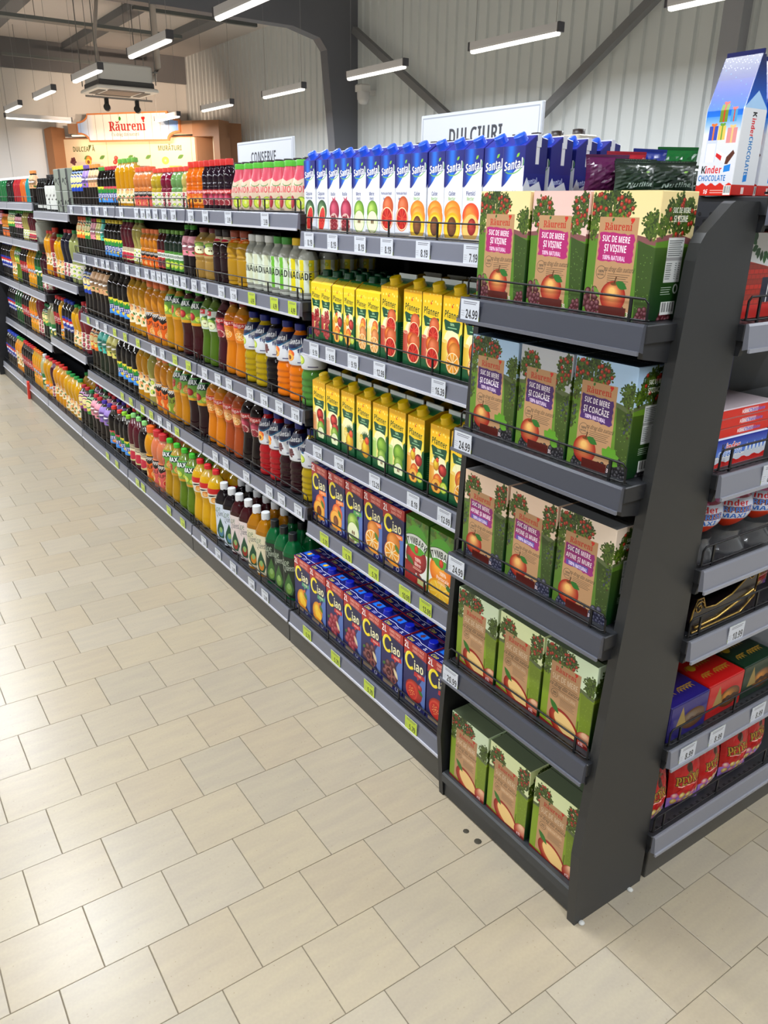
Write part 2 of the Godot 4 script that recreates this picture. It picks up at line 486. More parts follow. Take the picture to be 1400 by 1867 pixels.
func art_gable(f: String, big: bool) -> ImageTexture:
	# a yellow carton with a green foot: a dark name, a green ribbon, fruit
	var a := Art.new(384, 512, Color(0.02, 0.25, 0.15))
	var w := 94.0
	a.reg(0, 0, 256, 512, w, 240)
	a.grad(0, 0, w, 90, Color(0.97, 0.7, 0.06) if big else Color(0.96, 0.8, 0.05), Color(0.99, 0.8, 0.12) if big else Color(0.97, 0.85, 0.1))
	a.grad(0, 90, w, 120, Color(0.98, 0.86, 0.25), Color(0.98, 0.93, 0.62))
	for i in 18:
		a.ell((i * 37) % 94, (i * 23) % 70, 1.6 + i % 3, 1.6 + i % 3, Color(1.0, 0.9, 0.4))
	a.poly([V(0, 205), V(30, 200), V(70, 175), V(84, 120), V(94, 112), V(94, 240), V(0, 240)], Color(0.02, 0.33, 0.17))
	a.ell(47, 140, 36, 34, Color(0.98, 0.96, 0.75))
	a.poly([V(12, 82), V(40, 88), V(80, 84), V(84, 88), V(78, 116), V(47, 110), V(16, 112), V(8, 86)], Color(0.03, 0.3, 0.2))
	a.text("100%" if f != "pineapple" else "Exotic", 46, 94, 10, Color(0.8, 0.92, 0.7), "b", 0.8, 0.03)
	a.lines(26, 102, 42, 1, 4, 2.5, Color(0.6, 0.8, 0.6))
	a.text("Pfanner", 46, 69, 26, Color(0.06, 0.16, 0.05), "b", 0.74, 0.07, 0.5, 0.7, Color(0.99, 0.86, 0.15))
	a.ell(44, 47, 3.4, 3.8, Color(0.85, 0.3, 0.1))
	a.leaf(45, 43, 7, 1.8, -0.6, Color(0.6, 0.3, 0.1))
	var bar: Dictionary = {"blood": Color(0.75, 0.2, 0.12), "orange": Color(0.95, 0.75, 0.15), "redapple": Color(0.93, 0.6, 0.35), "pineapple": Color(0.96, 0.9, 0.5), "halfapple": Color(0.66, 0.83, 0.35), "multi": Color(0.96, 0.62, 0.12), "cranberry": Color(0.7, 0.05, 0.08), "grapefruit": Color(0.98, 0.86, 0.4)}
	var c: Color = bar.get(f, Color(0.95, 0.8, 0.2))
	a.hgrad(0, 142, 26, 62, c.darkened(0.1), c.lightened(0.25))
	a.ell(13, 142, 13, 5, c.lightened(0.3))
	a.ring(13, 128, 17, 18, 1, Color(0.9, 0.85, 0.6))
	match f:
		"redapple":
			a.fruit("redapple", 54, 140, 24)
			a.fruit("redapple", 62, 166, 22)
			a.fruit("halfapple", 58, 200, 26)
		"halfapple":
			a.ball(58, 156, 30, 30, Color(0.3, 0.5, 0.1), Color(0.65, 0.82, 0.3), 8)
			a.fruit("halfapple", 58, 204, 27)
		"multi":
			a.fruit("pineapple", 34, 138, 18)
			a.fruit("redapple", 66, 150, 20)
			a.fruit("peach", 38, 200, 25)
			a.fruit("lime", 74, 202, 18)
		"pineapple":
			a.fruit("pineapple", 60, 186, 32)
			a.fruit("lemon", 32, 166, 12)
		"cranberry":
			a.fruit("cranberry", 52, 150, 30)
			a.fruit("cranberry", 50, 200, 30)
		"grapefruit":
			a.fruit("peach", 54, 150, 24)
			a.fruit("grapefruit", 54, 200, 31)
		_:
			a.ball(56, 156, 30, 30, Color(0.75, 0.25, 0.05), Color(1.0, 0.66, 0.25), 7)
			if f == "blood":
				a.fruit("blood", 58, 134, 28)
				a.ball(46, 160, 24, 22, Color(0.75, 0.25, 0.05), Color(1.0, 0.6, 0.25), 7)
			a.fruit(f, 56, 198, 32)
	a.grad(0, 226, w, 14, Color(0.0, 0.3, 0.15), Color(0.0, 0.24, 0.12))
	a.reg(256, 0, 128, 320, 70, 240)
	a.grad(0, 0, 70, 240, Color(0.8, 0.6, 0.08), Color(0.02, 0.28, 0.15))
	a.rect(0, 120, 70, 120, Color(0.02, 0.3, 0.16))
	a.lines(10, 136, 46, 12, 6, 2, Color(0.5, 0.65, 0.4))
	a.reg(256, 320, 128, 192, 94, 70)
	a.grad(0, 0, 94, 46, Color(0.04, 0.3, 0.17), Color(0.1, 0.4, 0.18))
	a.grad(0, 46, 94, 24, Color(0.6, 0.6, 0.1), Color(0.97, 0.75, 0.1))
	for i in 14:
		a.leaf((i * 29) % 94, (i * 17) % 50, 16, 4, i * 1.3, Color(0.1 + 0.03 * (i % 4), 0.4, 0.15))
	return a.done()

func art_pack(f: String) -> ImageTexture:
	# a two litre brick: dark blue, red corner, yellow and white name, fruit
	var a := Art.new(384, 512, Color(0.08, 0.08, 0.3))
	a.reg(0, 0, 256, 512, 118, 240)
	a.grad(0, 0, 118, 240, Color(0.13, 0.13, 0.36), Color(0.1, 0.1, 0.34))
	a.poly([V(118, 78), V(118, 230), V(92, 200), V(84, 140)], Color(0.33, 0.45, 0.72))
	a.poly([V(0, 0), V(118, 0), V(118, 40), V(60, 34), V(0, 62)], Color(0.68, 0.16, 0.14))
	a.text("2L", 15, 20, 34, Color.WHITE, "b", 0.7)
	a.text("FAMILY PACK", 74, 13, 15, Color(0.95, 0.75, 0.68), "b", 0.62)
	a.text("FAMILY PACK", 74, 27, 14, Color(0.95, 0.7, 0.62), "b", 0.62)
	a.ell(58, 70, 54, 36, Color(0.09, 0.09, 0.27))
	a.ring(34, 72, 27, 34, 11, Color(0.97, 0.87, 0.12), 0.75, 5.6)
	a.ring(34, 72, 27, 34, 5, Color(0.98, 0.95, 0.4), 2.2, 4.2)
	a.text("iao", 79, 76, 48, Color(0.98, 0.95, 0.75), "b", 0.72, -0.04, 0.5, 1.4, Color(0.1, 0.1, 0.25))
	var rib: Color = {"peach": Color(0.95, 0.5, 0.2), "halfapple": Color(0.3, 0.6, 0.3), "orange": Color(0.93, 0.45, 0.15), "mango": Color(0.3, 0.6, 0.45)}.get(f, Color(0.75, 0.12, 0.16))
	a.poly([V(58, 101), V(110, 97), V(112, 112), V(84, 117), V(76, 128), V(72, 117), V(56, 118)], rib)
	a.text({"peach": "piersici", "halfapple": "mere", "orange": "portocale", "mango": "mango"}.get(f, "roșii" if f == "tomato" else "zmeură"), 84, 107, 12, Color(0.98, 0.85, 0.75), "b", 0.7)
	if f == "tomato":
		a.ball(58, 178, 44, 40, Color(0.6, 0.08, 0.05), Color(0.95, 0.4, 0.25), 8)
		a.ell(46, 184, 30, 32, Color(0.85, 0.25, 0.18))
		a.ell(46, 184, 24, 26, Color(0.78, 0.15, 0.12))
		for k in 14:
			a.ell(46 + 17 * sin(k * 2.4) * sqrt(k / 14.0), 184 + 18 * cos(k * 2.4) * sqrt(k / 14.0), 2.6, 2, Color(0.95, 0.7, 0.4))
		a.fruit("redapple", 88, 150, 12)
		a.leaf(80, 160, 30, 7, 0.5, Color(0.2, 0.45, 0.12))
	elif f == "raspberry" or f == "cherry":
		a.fruit("raspberry" if f == "raspberry" else "cherry", 52, 175, 44)
		if f == "cherry":
			a.ring(44, 180, 20, 20, 5, Color(0.6, 0.35, 0.3))
			a.ring(70, 200, 14, 14, 4, Color(0.62, 0.36, 0.3))
		a.leaf(70, 150, 44, 8, 1.0, Color(0.9, 0.82, 0.65))
		a.leaf(24, 150, 20, 6, 2.4, Color(0.24, 0.42, 0.14))
	else:
		a.fruit(f, 55, 178, 43 if f != "mango" else 38)
		a.leaf(70, 138, 40, 9, 0.9, Color(0.3, 0.48, 0.15))
		a.leaf(20, 208, 80, 9, 0.12, Color(0.95, 0.6, 0.15) if f != "halfapple" else Color(0.45, 0.6, 0.2))
	a.rect(12, 221, 52, 14, Color(0.62, 0.54, 0.42))
	a.lines(14, 223, 46, 3, 4, 1.6, Color(0.3, 0.25, 0.25))
	a.ring(88, 228, 8, 8, 2, Color(0.85, 0.85, 0.88))
	a.reg(256, 0, 128, 320, 80, 240)
	a.rect(0, 0, 80, 240, Color(0.1, 0.1, 0.33))
	a.rect(0, 0, 80, 40, Color(0.6, 0.14, 0.14))
	a.ring(30, 80, 18, 22, 7, Color(0.9, 0.8, 0.1), 0.75, 5.6)
	a.text("iao", 56, 82, 30, Color(0.9, 0.88, 0.7), "b", 0.7)
	a.lines(12, 130, 56, 14, 6, 2, Color(0.5, 0.5, 0.65))
	a.reg(256, 320, 128, 192, 118, 80)
	a.rect(0, 0, 118, 80, Color(0.1, 0.11, 0.4))
	a.rect(8, 18, 42, 26, Color(0.12, 0.42, 0.85))
	a.fruit("cherry" if f != "mango" else "mango", 29, 30, 9)
	a.poly([V(0, 54), V(40, 52), V(60, 58), V(118, 55), V(118, 57), V(60, 60), V(40, 54), V(0, 56)], Color(0.9, 0.9, 0.95))
	a.text("Ciao", 22, 68, 18, Color(0.92, 0.82, 0.2), "b", 0.8, 0.0, 0.5, 0.0, Color.BLACK, 0.2)
	a.text("2L", 96, 69, 15, Color.WHITE, "b", 0.8)
	a.lines(50, 64, 22, 2, 6, 3, Color(0.6, 0.6, 0.8))
	a.text("FAMILY", 85, 8, 12, Color(0.8, 0.5, 0.45), "b", 0.7)
	return a.done()

func art_leafy(f: String) -> ImageTexture:
	# a green leafy carton with an arched white name band
	var a := Art.new(384, 512, Color(0.16, 0.3, 0.1))
	var r := RandomNumberGenerator.new()
	r.seed = 7
	a.reg(0, 0, 256, 512, 128, 240)
	a.grad(0, 0, 128, 240, Color(0.3, 0.5, 0.16), Color(0.7, 0.8, 0.45))
	for i in 60:
		a.leaf(r.randf() * 128, r.randf() * 90, 34, 8, r.randf() * TAU, Color(0.16 + r.randf() * 0.25, 0.36 + r.randf() * 0.25, 0.1))
	a.ell(64, 84, 58, 50, Color(0.32, 0.66, 0.16))
	a.poly([V(0, 118), V(128, 118), V(128, 240), V(0, 240)], Color(0.93, 0.94, 0.9))
	if f == "red":
		a.ball(64, 145, 60, 54, Color(0.5, 0.03, 0.06), Color(0.86, 0.2, 0.18), 10)
		a.leaf(10, 150, 60, 14, 0.7, Color(0.2, 0.42, 0.14))
		a.poly([V(0, 168), V(50, 178), V(74, 220), V(60, 240), V(0, 240)], Color(0.62, 0.14, 0.13))
		a.poly([V(74, 190), V(128, 220), V(128, 240), V(60, 240)], Color(0.56, 0.12, 0.1))
		a.rect(76, 214, 40, 18, Color(0.75, 0.75, 0.5))
	else:
		a.ball(64, 145, 60, 54, Color(0.9, 0.42, 0.05), Color(1.0, 0.7, 0.2), 10)
		a.ell(58, 214, 60, 42, Color(0.92, 0.6, 0.08))
		a.ell(58, 216, 53, 37, Color(0.97, 0.75, 0.2))
		for k in 9:
			a.poly([V(58, 216), V(58 + 50 * cos(k * 0.7), 216 + 34 * sin(k * 0.7)), V(58 + 50 * cos(k * 0.7 + 0.08), 216 + 34 * sin(k * 0.7 + 0.08))], Color(0.99, 0.9, 0.5))
		a.leaf(86, 176, 40, 9, 0.5, Color(0.22, 0.42, 0.14))
	a.ring(64, 206, 140, 140, 44, Color(0.1, 0.22, 0.1), -PI / 2 - 0.5, -PI / 2 + 0.5)
	a.ring(64, 206, 138, 138, 40, Color(0.92, 0.94, 0.92), -PI / 2 - 0.46, -PI / 2 + 0.46)
	var t := "TYMBARK"
	for i in 7:
		var an := -PI / 2 + (i - 3) * 0.138 + 0.01
		a.text(t[i], 64 + 118 * cos(an), 206 + 118 * sin(an), 33, Color(0.06, 0.09, 0.07), "b", 0.66, an + PI / 2)
	a.poly([V(16, 112), V(40, 104), V(88, 104), V(112, 112), V(90, 130), V(64, 136), V(38, 130)], Color(0.3, 0.62, 0.15))
	a.ball(64, 116, 11, 14, Color(0.7, 0.08, 0.05), Color(0.95, 0.4, 0.2), 5)
	a.text("100%", 74, 150, 19, Color(1.0, 0.9, 0.85), "b", 0.75)
	a.text("Mere" if f == "red" else "Portocale", 74, 167, 19, Color(1.0, 0.9, 0.85), "b", 0.75)
	a.lines(48, 179, 50, 2, 5, 2, Color(1.0, 0.8, 0.7))
	a.reg(256, 0, 128, 320, 80, 240)
	a.grad(0, 0, 80, 240, Color(0.2, 0.4, 0.12), Color(0.6, 0.7, 0.4))
	a.lines(10, 100, 60, 16, 6, 2, Color(0.2, 0.3, 0.15))
	a.reg(256, 320, 128, 192, 128, 80)
	a.grad(0, 0, 128, 80, Color(0.1, 0.22, 0.06), Color(0.3, 0.45, 0.14))
	return a.done()

func art_stand(f: String, alt: bool) -> ImageTexture:
	# the three litre juice box: an orchard, a brown paper panel and an apple
	var a := Art.new(576, 640, Color(0.3, 0.3, 0.3))
	var r := RandomNumberGenerator.new()
	r.seed = 11 if alt else 5
	var sky: Color = {"visine": Color(0.93, 0.84, 0.6), "coacaze": Color(0.66, 0.78, 0.9), "afine": Color(0.9, 0.82, 0.74), "mere": Color(0.85, 0.92, 0.78)}[f]
	if alt:
		sky = {"visine": Color(0.9, 0.74, 0.7), "coacaze": Color(0.72, 0.73, 0.75), "afine": Color(0.92, 0.8, 0.7), "mere": Color(0.9, 0.94, 0.72)}[f]
	var grass: Color = {"visine": Color(0.33, 0.5, 0.13), "coacaze": Color(0.38, 0.53, 0.15), "afine": Color(0.33, 0.47, 0.15), "mere": Color(0.5, 0.6, 0.12)}[f]
	for side in [false, true]:
		if side:
			a.reg(400, 0, 176, 400, 103, 224)
		else:
			a.reg(0, 0, 400, 640, 155, 224)
		var wide := 103.0 if side else 155.0
		a.grad(0, 0, wide, 90, sky, sky.lightened(0.1))
		a.poly([V(0, 78), V(wide * 0.5, 70), V(wide, 82), V(wide, 224), V(0, 224)], Color(0.5, 0.3, 0.3) if f == "visine" else Color(0.35, 0.4, 0.25))
		a.poly([V(0, 86), V(wide * 0.35, 82), V(wide, 92), V(wide, 224), V(0, 224)], grass)
		if not side:
			a.poly([V(wide - 40, 84), V(wide, 96), V(wide, 224), V(wide - 30, 224)], grass.darkened(0.4) if f != "mere" else grass.darkened(0.12))
			for i in 30:
				a.ell(wide - 34 + r.randf() * 34, 104 + r.randf() * 100, 0.9, 0.9, grass.lightened(0.15))
		else:
			a.grad(0, 95, wide, 129, grass.darkened(0.35), Color(0.06, 0.2, 0.1))
	a.reg(0, 0, 400, 640, 155, 224)
	if alt:
		a.tree(r, 32, 44, 30, 34, 11, 0.12)
		a.tree(r, 140, 34, 26, 30, 13)
		a.tree(r, 124, 62, 18, 16, 5, 0.35)
	else:
		a.tree(r, 46, 28, 52, 26, 22)
		a.tree(r, 60, 52, 26, 12, 2, 0.5)
		a.tree(r, 142, 58, 20, 24, 0, 0.15)
		a.tree(r, 8, 60, 12, 26, 2, 0.3)
	if f == "afine" or f == "coacaze":
		for e in [[4, 120, 12], [148, 112, 14]]:
			a.tree(r, e[0], e[1], e[2], 26, 0, 0.1)
			for k in 14:
				a.ell(e[0] + r.randf_range(-12, 12), e[1] + r.randf_range(-24, 24), 2.2, 2.2, Color(0.2, 0.22, 0.32))
	# paper panel
	var px := 22.0
	a.rect(px, 46, 90, 166, KRAFT)
	for i in 60:
		a.rect(px + r.randf() * 88, 47 + r.randf() * 160, 1.6, 0.6, KRAFT.darkened(0.06))
	a.text("Răureni", px + 45, 62, 17, Color(0.72, 0.16, 0.1), "sb", 0.92)
	a.leaf(px + 30, 54, 8, 2.6, -1.1, Color(0.16, 0.4, 0.15))
	a.ell(px + 74, 50, 2.6, 2.6, Color(0.8, 0.15, 0.1))
	a.ell(px + 78, 50, 2.6, 2.6, Color(0.8, 0.15, 0.1))
	a.poly([V(px + 71.6, 51), V(px + 80.4, 51), V(px + 76, 57)], Color(0.8, 0.15, 0.1))
	if f == "mere":
		a.text("SUC DE MERE", px + 45, 84, 19, Color(0.9, 0.82, 0.72), "r", 0.68)
		a.text("cu drag din natură", px + 46, 106, 12, Color(0.15, 0.13, 0.1), "s", 0.85, 0, 0.5, 0, Color.BLACK, 0.4)
		a.rect(px + 8, 98, 76, 0.8, Color(0.2, 0.16, 0.12))
		a.rect(px + 8, 114, 76, 0.8, Color(0.2, 0.16, 0.12))
		a.text("100% NATURAL", px + 56, 124, 11, Color(0.88, 0.78, 0.66), "r", 0.7)
		a.ring(px + 18, 128, 11, 11, 0.9, Color(0.25, 0.2, 0.15))
		a.text("100%", px + 18, 126, 6, Color(0.25, 0.2, 0.15), "b", 0.8)
		a.text("NATURAL", px + 18, 132, 4, Color(0.25, 0.2, 0.15), "b", 0.8)
		a.lines(px + 36, 134, 46, 6, 3.6, 1, Color(0.4, 0.32, 0.24))
	else:
		var c: Color = {"visine": Color(0.68, 0.13, 0.42), "coacaze": Color(0.28, 0.14, 0.4), "afine": Color(0.58, 0.13, 0.44)}[f]
		var q := []
		for i in 12:
			q.append(V(px + 5 + 78 * i / 11.0, 72 + r.randf_range(-1.5, 1.5) + 4 * i / 11.0))
		for i in 8:
			q.append(V(px + 84 + (i % 2) * r.randf_range(1, 4), 78 + 44 * i / 7.0))
		for i in 12:
			q.append(V(px + 80 - 76 * i / 11.0, 126 + r.randf_range(-2, 1.5) - 4 * i / 11.0))
		for i in 7:
			q.append(V(px + 3 + (i % 2) * r.randf_range(0, 4), 120 - 44 * i / 6.0))
		a.poly(q, c)
		if f == "afine":
			a.rect(px + 9, 110, 62, 12, Color(0.36, 0.3, 0.6))
			a.rect(px + 7, 80, 40, 6, Color(0.42, 0.2, 0.45))
		var t: Array = {"visine": ["SUC DE MERE", "ȘI VIȘINE"], "coacaze": ["SUC DE MERE", "ȘI COACĂZE"], "afine": ["SUC DE MERE,", "AFINE ȘI MURE"]}[f]
		a.text(t[0], px + 43, 84, 15.5, Color(0.97, 0.94, 0.95), "b", 0.66, 0.03)
		a.text(t[1], px + 43, 102, 17.5 if f != "afine" else 15, Color(0.97, 0.94, 0.95), "b", 0.68, 0.03)
		a.text("100% NATURAL", px + 42, 117, 11.5, Color(0.96, 0.88, 0.95), "b", 0.64, 0.03)
		a.ring(px + 16, 144, 12, 12, 0.9, Color(0.28, 0.24, 0.2))
		a.text("100%", px + 16, 142, 7, Color(0.28, 0.24, 0.2), "b", 0.8)
		a.text("NATURAL", px + 16, 148, 4.4, Color(0.28, 0.24, 0.2), "b", 0.8)
		a.text("cu drag din natură", px + 58, 138, 11, Color(0.18, 0.15, 0.12), "s", 0.72, 0, 0.5, 0, Color.BLACK, 0.4)
		a.lines(px + 32, 145, 52, 5, 3.8, 1, Color(0.34, 0.27, 0.2))
	# fruit at the foot
	if f == "mere":
		a.ball(78, 200, 52, 34, Color(0.55, 0.06, 0.04), Color(0.95, 0.68, 0.38), 12, Vector2(-0.1, -0.2), 0.5)
		a.ell(82, 196, 40, 22, Color(0.93, 0.78, 0.5), 0.5)
		a.leaf(28, 148, 42, 8, 0.75, Color(0.18, 0.42, 0.12))
		a.ball(146, 206, 32, 26, Color(0.6, 0.1, 0.06), Color(0.93, 0.78, 0.62), 10, Vector2(-0.2, -0.7))
		a.rect(116, 162, 2, 30, Color(0.25, 0.15, 0.08))
		a.poly([V(0, 214), V(60, 220), V(155, 214), V(155, 224), V(0, 224)], Color(0.45, 0.05, 0.05))
	else:
		var n := {"visine": "cherry", "coacaze": "currant", "afine": "berries"}
		a.fruit(n[f], 18 if f == "visine" else 126, 196 if f == "visine" else 210, 24)
		a.fruit(n[f], 30, 214, 18)
		a.fruit(n[f], 90, 218, 16)
		a.fruit(n[f], 142, 214, 16)
		a.fruit("apple", 72 if f == "visine" else 46, 186, 30)
		a.rect(42, 204, 64, 20, Color(0.32, 0.08, 0.05))
		if f == "coacaze":
			for k in 5:
				a.leaf(110, 190, 26, 9, -2.4 + k * 0.7, Color(0.36, 0.6, 0.14))
		if f == "visine":
			a.leaf(24, 170, 26, 5, 0.9, Color(0.4, 0.55, 0.2))
			a.rect(18, 168, 1.5, 30, Color(0.6, 0.62, 0.4))
	a.text("3L" if f != "mere" else "e3L", 112 if f != "mere" else 132, 215, 12, Color(0.95, 0.85, 0.85), "b", 0.8)
	# the narrow side
	a.reg(400, 0, 176, 400, 103, 224)
	a.tree(r, 58, 40, 44, 34, 14)
	a.tree(r, 14, 60, 14, 18, 0, 0.25)
	a.text("SUC DE MERE", 60, 32, 13, Color(0.95, 0.94, 0.9), "b", 0.6)
	if f != "mere":
		a.text({"visine": "ȘI VIȘINE", "coacaze": "ȘI COACĂZE", "afine": "AFINE ȘI MURE"}[f], 60, 48, 15, Color(0.95, 0.94, 0.9), "b", 0.6)
	a.rect(34, 78, 46, 78, Color(0.82, 0.83, 0.82))
	a.rect(34, 112, 46, 6, Color(0.62, 0.62, 0.62))
	a.lines(37, 83, 40, 8, 3.6, 1.2, Color(0.3, 0.32, 0.32))
	a.lines(37, 122, 16, 8, 3.8, 1.2, Color(0.3, 0.32, 0.32))
	a.lines(62, 122, 5, 8, 3.8, 1.2, Color(0.3, 0.32, 0.32))
	a.lines(71, 122, 5, 8, 3.8, 1.2, Color(0.3, 0.32, 0.32))
	a.lines(30, 164, 30, 4, 4, 1.2, Color(0.75, 0.8, 0.75))
	a.ring(72, 168, 7, 9, 3, Color(0.8, 0.82, 0.8))
	a.fruit({"visine": "cherry", "coacaze": "currant", "afine": "berries", "mere": "redapple"}[f], 50, 216, 22)
	a.barcode(36, 190, 40, 24)
	a.reg(400, 400, 176, 240, 155, 103)
	var lid: Color = {"visine": Color(0.85, 0.76, 0.62), "coacaze": Color(0.3, 0.38, 0.46), "afine": Color(0.42, 0.42, 0.42), "mere": Color(0.42, 0.47, 0.36)}[f]
	a.rect(0, 0, 155, 103, lid)
	a.rect(0, 49, 155, 1.4, lid.darkened(0.25))
	return a.done()

func art_tags() -> ImageTexture:
	# sixteen price slips in a 4 by 4 sheet; the last rows are yellow-green
	var a := Art.new(512, 384, Color.WHITE)
	var t := ["8.19", "9.19", "12.99", "16.39", "13.29", "24.99", "20.99", "7.19", "3.99", "8.99", "10.99", "6.49", "5.79", "10.99", "12.99", "4.99"]
	for i in 16:
		a.reg((i % 4) * 128, (i / 4) * 96, 128, 96, 64, 48)
		a.rect(0, 0, 64, 48, Color(0.8, 0.82, 0.86) if i < 12 else Color(0.72, 0.8, 0.2))
		a.lines(10, 5, 46, 2, 4, 1.6, Color(0.35, 0.35, 0.4))
		a.lines(3, 26, 12, 3, 5, 1, Color(0.55, 0.55, 0.6))
		a.text(t[i], 39, 32, 27, Color(0.08, 0.08, 0.1), "b", 0.62)
	return a.done()

func art_board(n: String) -> ImageTexture:
	match n:
		"kiosk":
			var a := Art.new(512, 210, Color(0.93, 0.9, 0.86))
			a.reg(0, 0, 512, 210, 520, 100)
			a.hgrad(0, 0, 84, 100, Color(0.6, 0.72, 0.92), Color(0.92, 0.9, 0.88))
			a.hgrad(426, 0, 94, 100, Color(0.85, 0.87, 0.9), Color(0.5, 0.66, 0.95))
			for i in 13:
				a.rect(i * 42 + 12, 0, 1.6, 100, Color(0.55, 0.5, 0.46))
			a.text("Răureni", 262, 46, 47, Color(0.72, 0.12, 0.09), "sb", 1.0)
			a.leaf(228, 27, 18, 6, -1.57, Color(0.16, 0.5, 0.12))
			a.ell(344, 18, 5, 5, Color(0.75, 0.1, 0.08))
			a.ell(353, 18, 5, 5, Color(0.75, 0.1, 0.08))
			a.poly([V(339.5, 20), V(357.5, 20), V(348.5, 31)], Color(0.75, 0.1, 0.08))
			a.text("Cu drag din natură", 250, 80, 16, Color(0.42, 0.36, 0.22), "s", 1.0)
			return a.done()
		"jars":
			var a := Art.new(768, 256, Color(0.9, 0.78, 0.62))
			a.reg(0, 0, 768, 256, 370, 124)
			a.grad(0, 0, 370, 124, Color(0.93, 0.84, 0.7), Color(0.88, 0.74, 0.56))
			for x in [104, 206, 300, 338]:
				a.rect(x, 0, 1, 124, Color(0.75, 0.58, 0.45))
			for e in [["DULCEAȚĂ", 48, 20], ["MURĂTURI", 252, 20]]:
				a.text(e[0], e[1], e[2], 15, Color(0.32, 0.36, 0.2), "b", 0.7)
			for e in [[40, "cherry", Color(0.65, 0.3, 0.25)], [78, "peach", Color(0.9, 0.5, 0.25)], [146, "tomato", Color(0.85, 0.3, 0.15)], [188, "berries", Color(0.4, 0.3, 0.25)], [262, "lime", Color(0.7, 0.62, 0.25)]]:
				a.rect(e[0] - 14, 58, 28, 34, e[2])
				a.rect(e[0] - 14, 66, 28, 16, Color(0.95, 0.85, 0.75))
				a.rect(e[0] - 15, 50, 30, 9, Color(0.85, 0.75, 0.65))
				a.fruit(e[1], e[0] - 22 + 40 * (int(e[0]) % 2), 48, 8)
				a.leaf(e[0] + 6, 44, 16, 4, -0.5, Color(0.35, 0.5, 0.2))
			a.rect(312, 48, 9, 44, Color(0.75, 0.6, 0.25))
			return a.done()
		"house":
			var a := Art.new(256, 256, Color(0.5, 0.13, 0.08))
			a.reg(0, 0, 256, 256, 100, 100)
			for j in 17:
				for i in 11:
					a.rect(i * 10 - 5 * (j % 2), j * 6, 9, 5, Color(0.58 + 0.08 * ((i * 3 + j * 5) % 3), 0.16, 0.09))
			a.poly([V(0, 0), V(100, 0), V(100, 24), V(70, 40), V(30, 34), V(0, 30)], Color(0.86, 0.87, 0.88))
			for i in 26:
				a.leaf((i * 37) % 100, (i * 17) % 46, 13, 4, i * 1.7, Color(0.12, 0.26 + 0.02 * (i % 6), 0.1))
			a.rect(56, 52, 32, 30, Color(0.12, 0.12, 0.2))
			a.rect(71, 52, 2, 30, Color(0.9, 0.9, 0.9))
			a.rect(0, 84, 100, 16, Color(0.78, 0.1, 0.06))
			return a.done()
	var a := Art.new(512, 160, Color(0.86, 0.88, 0.92))
	a.reg(0, 0, 512, 160, 600, 190)
	a.rect(8, 8, 584, 174, Color(0.62, 0.65, 0.7))
	a.rect(11, 11, 578, 168, Color(0.86, 0.88, 0.92))
	a.text(n, 295, 76, 70, Color(0.22, 0.23, 0.27), "b", 0.78 if n == "CONSERVE" else 0.84)
	return a.done()

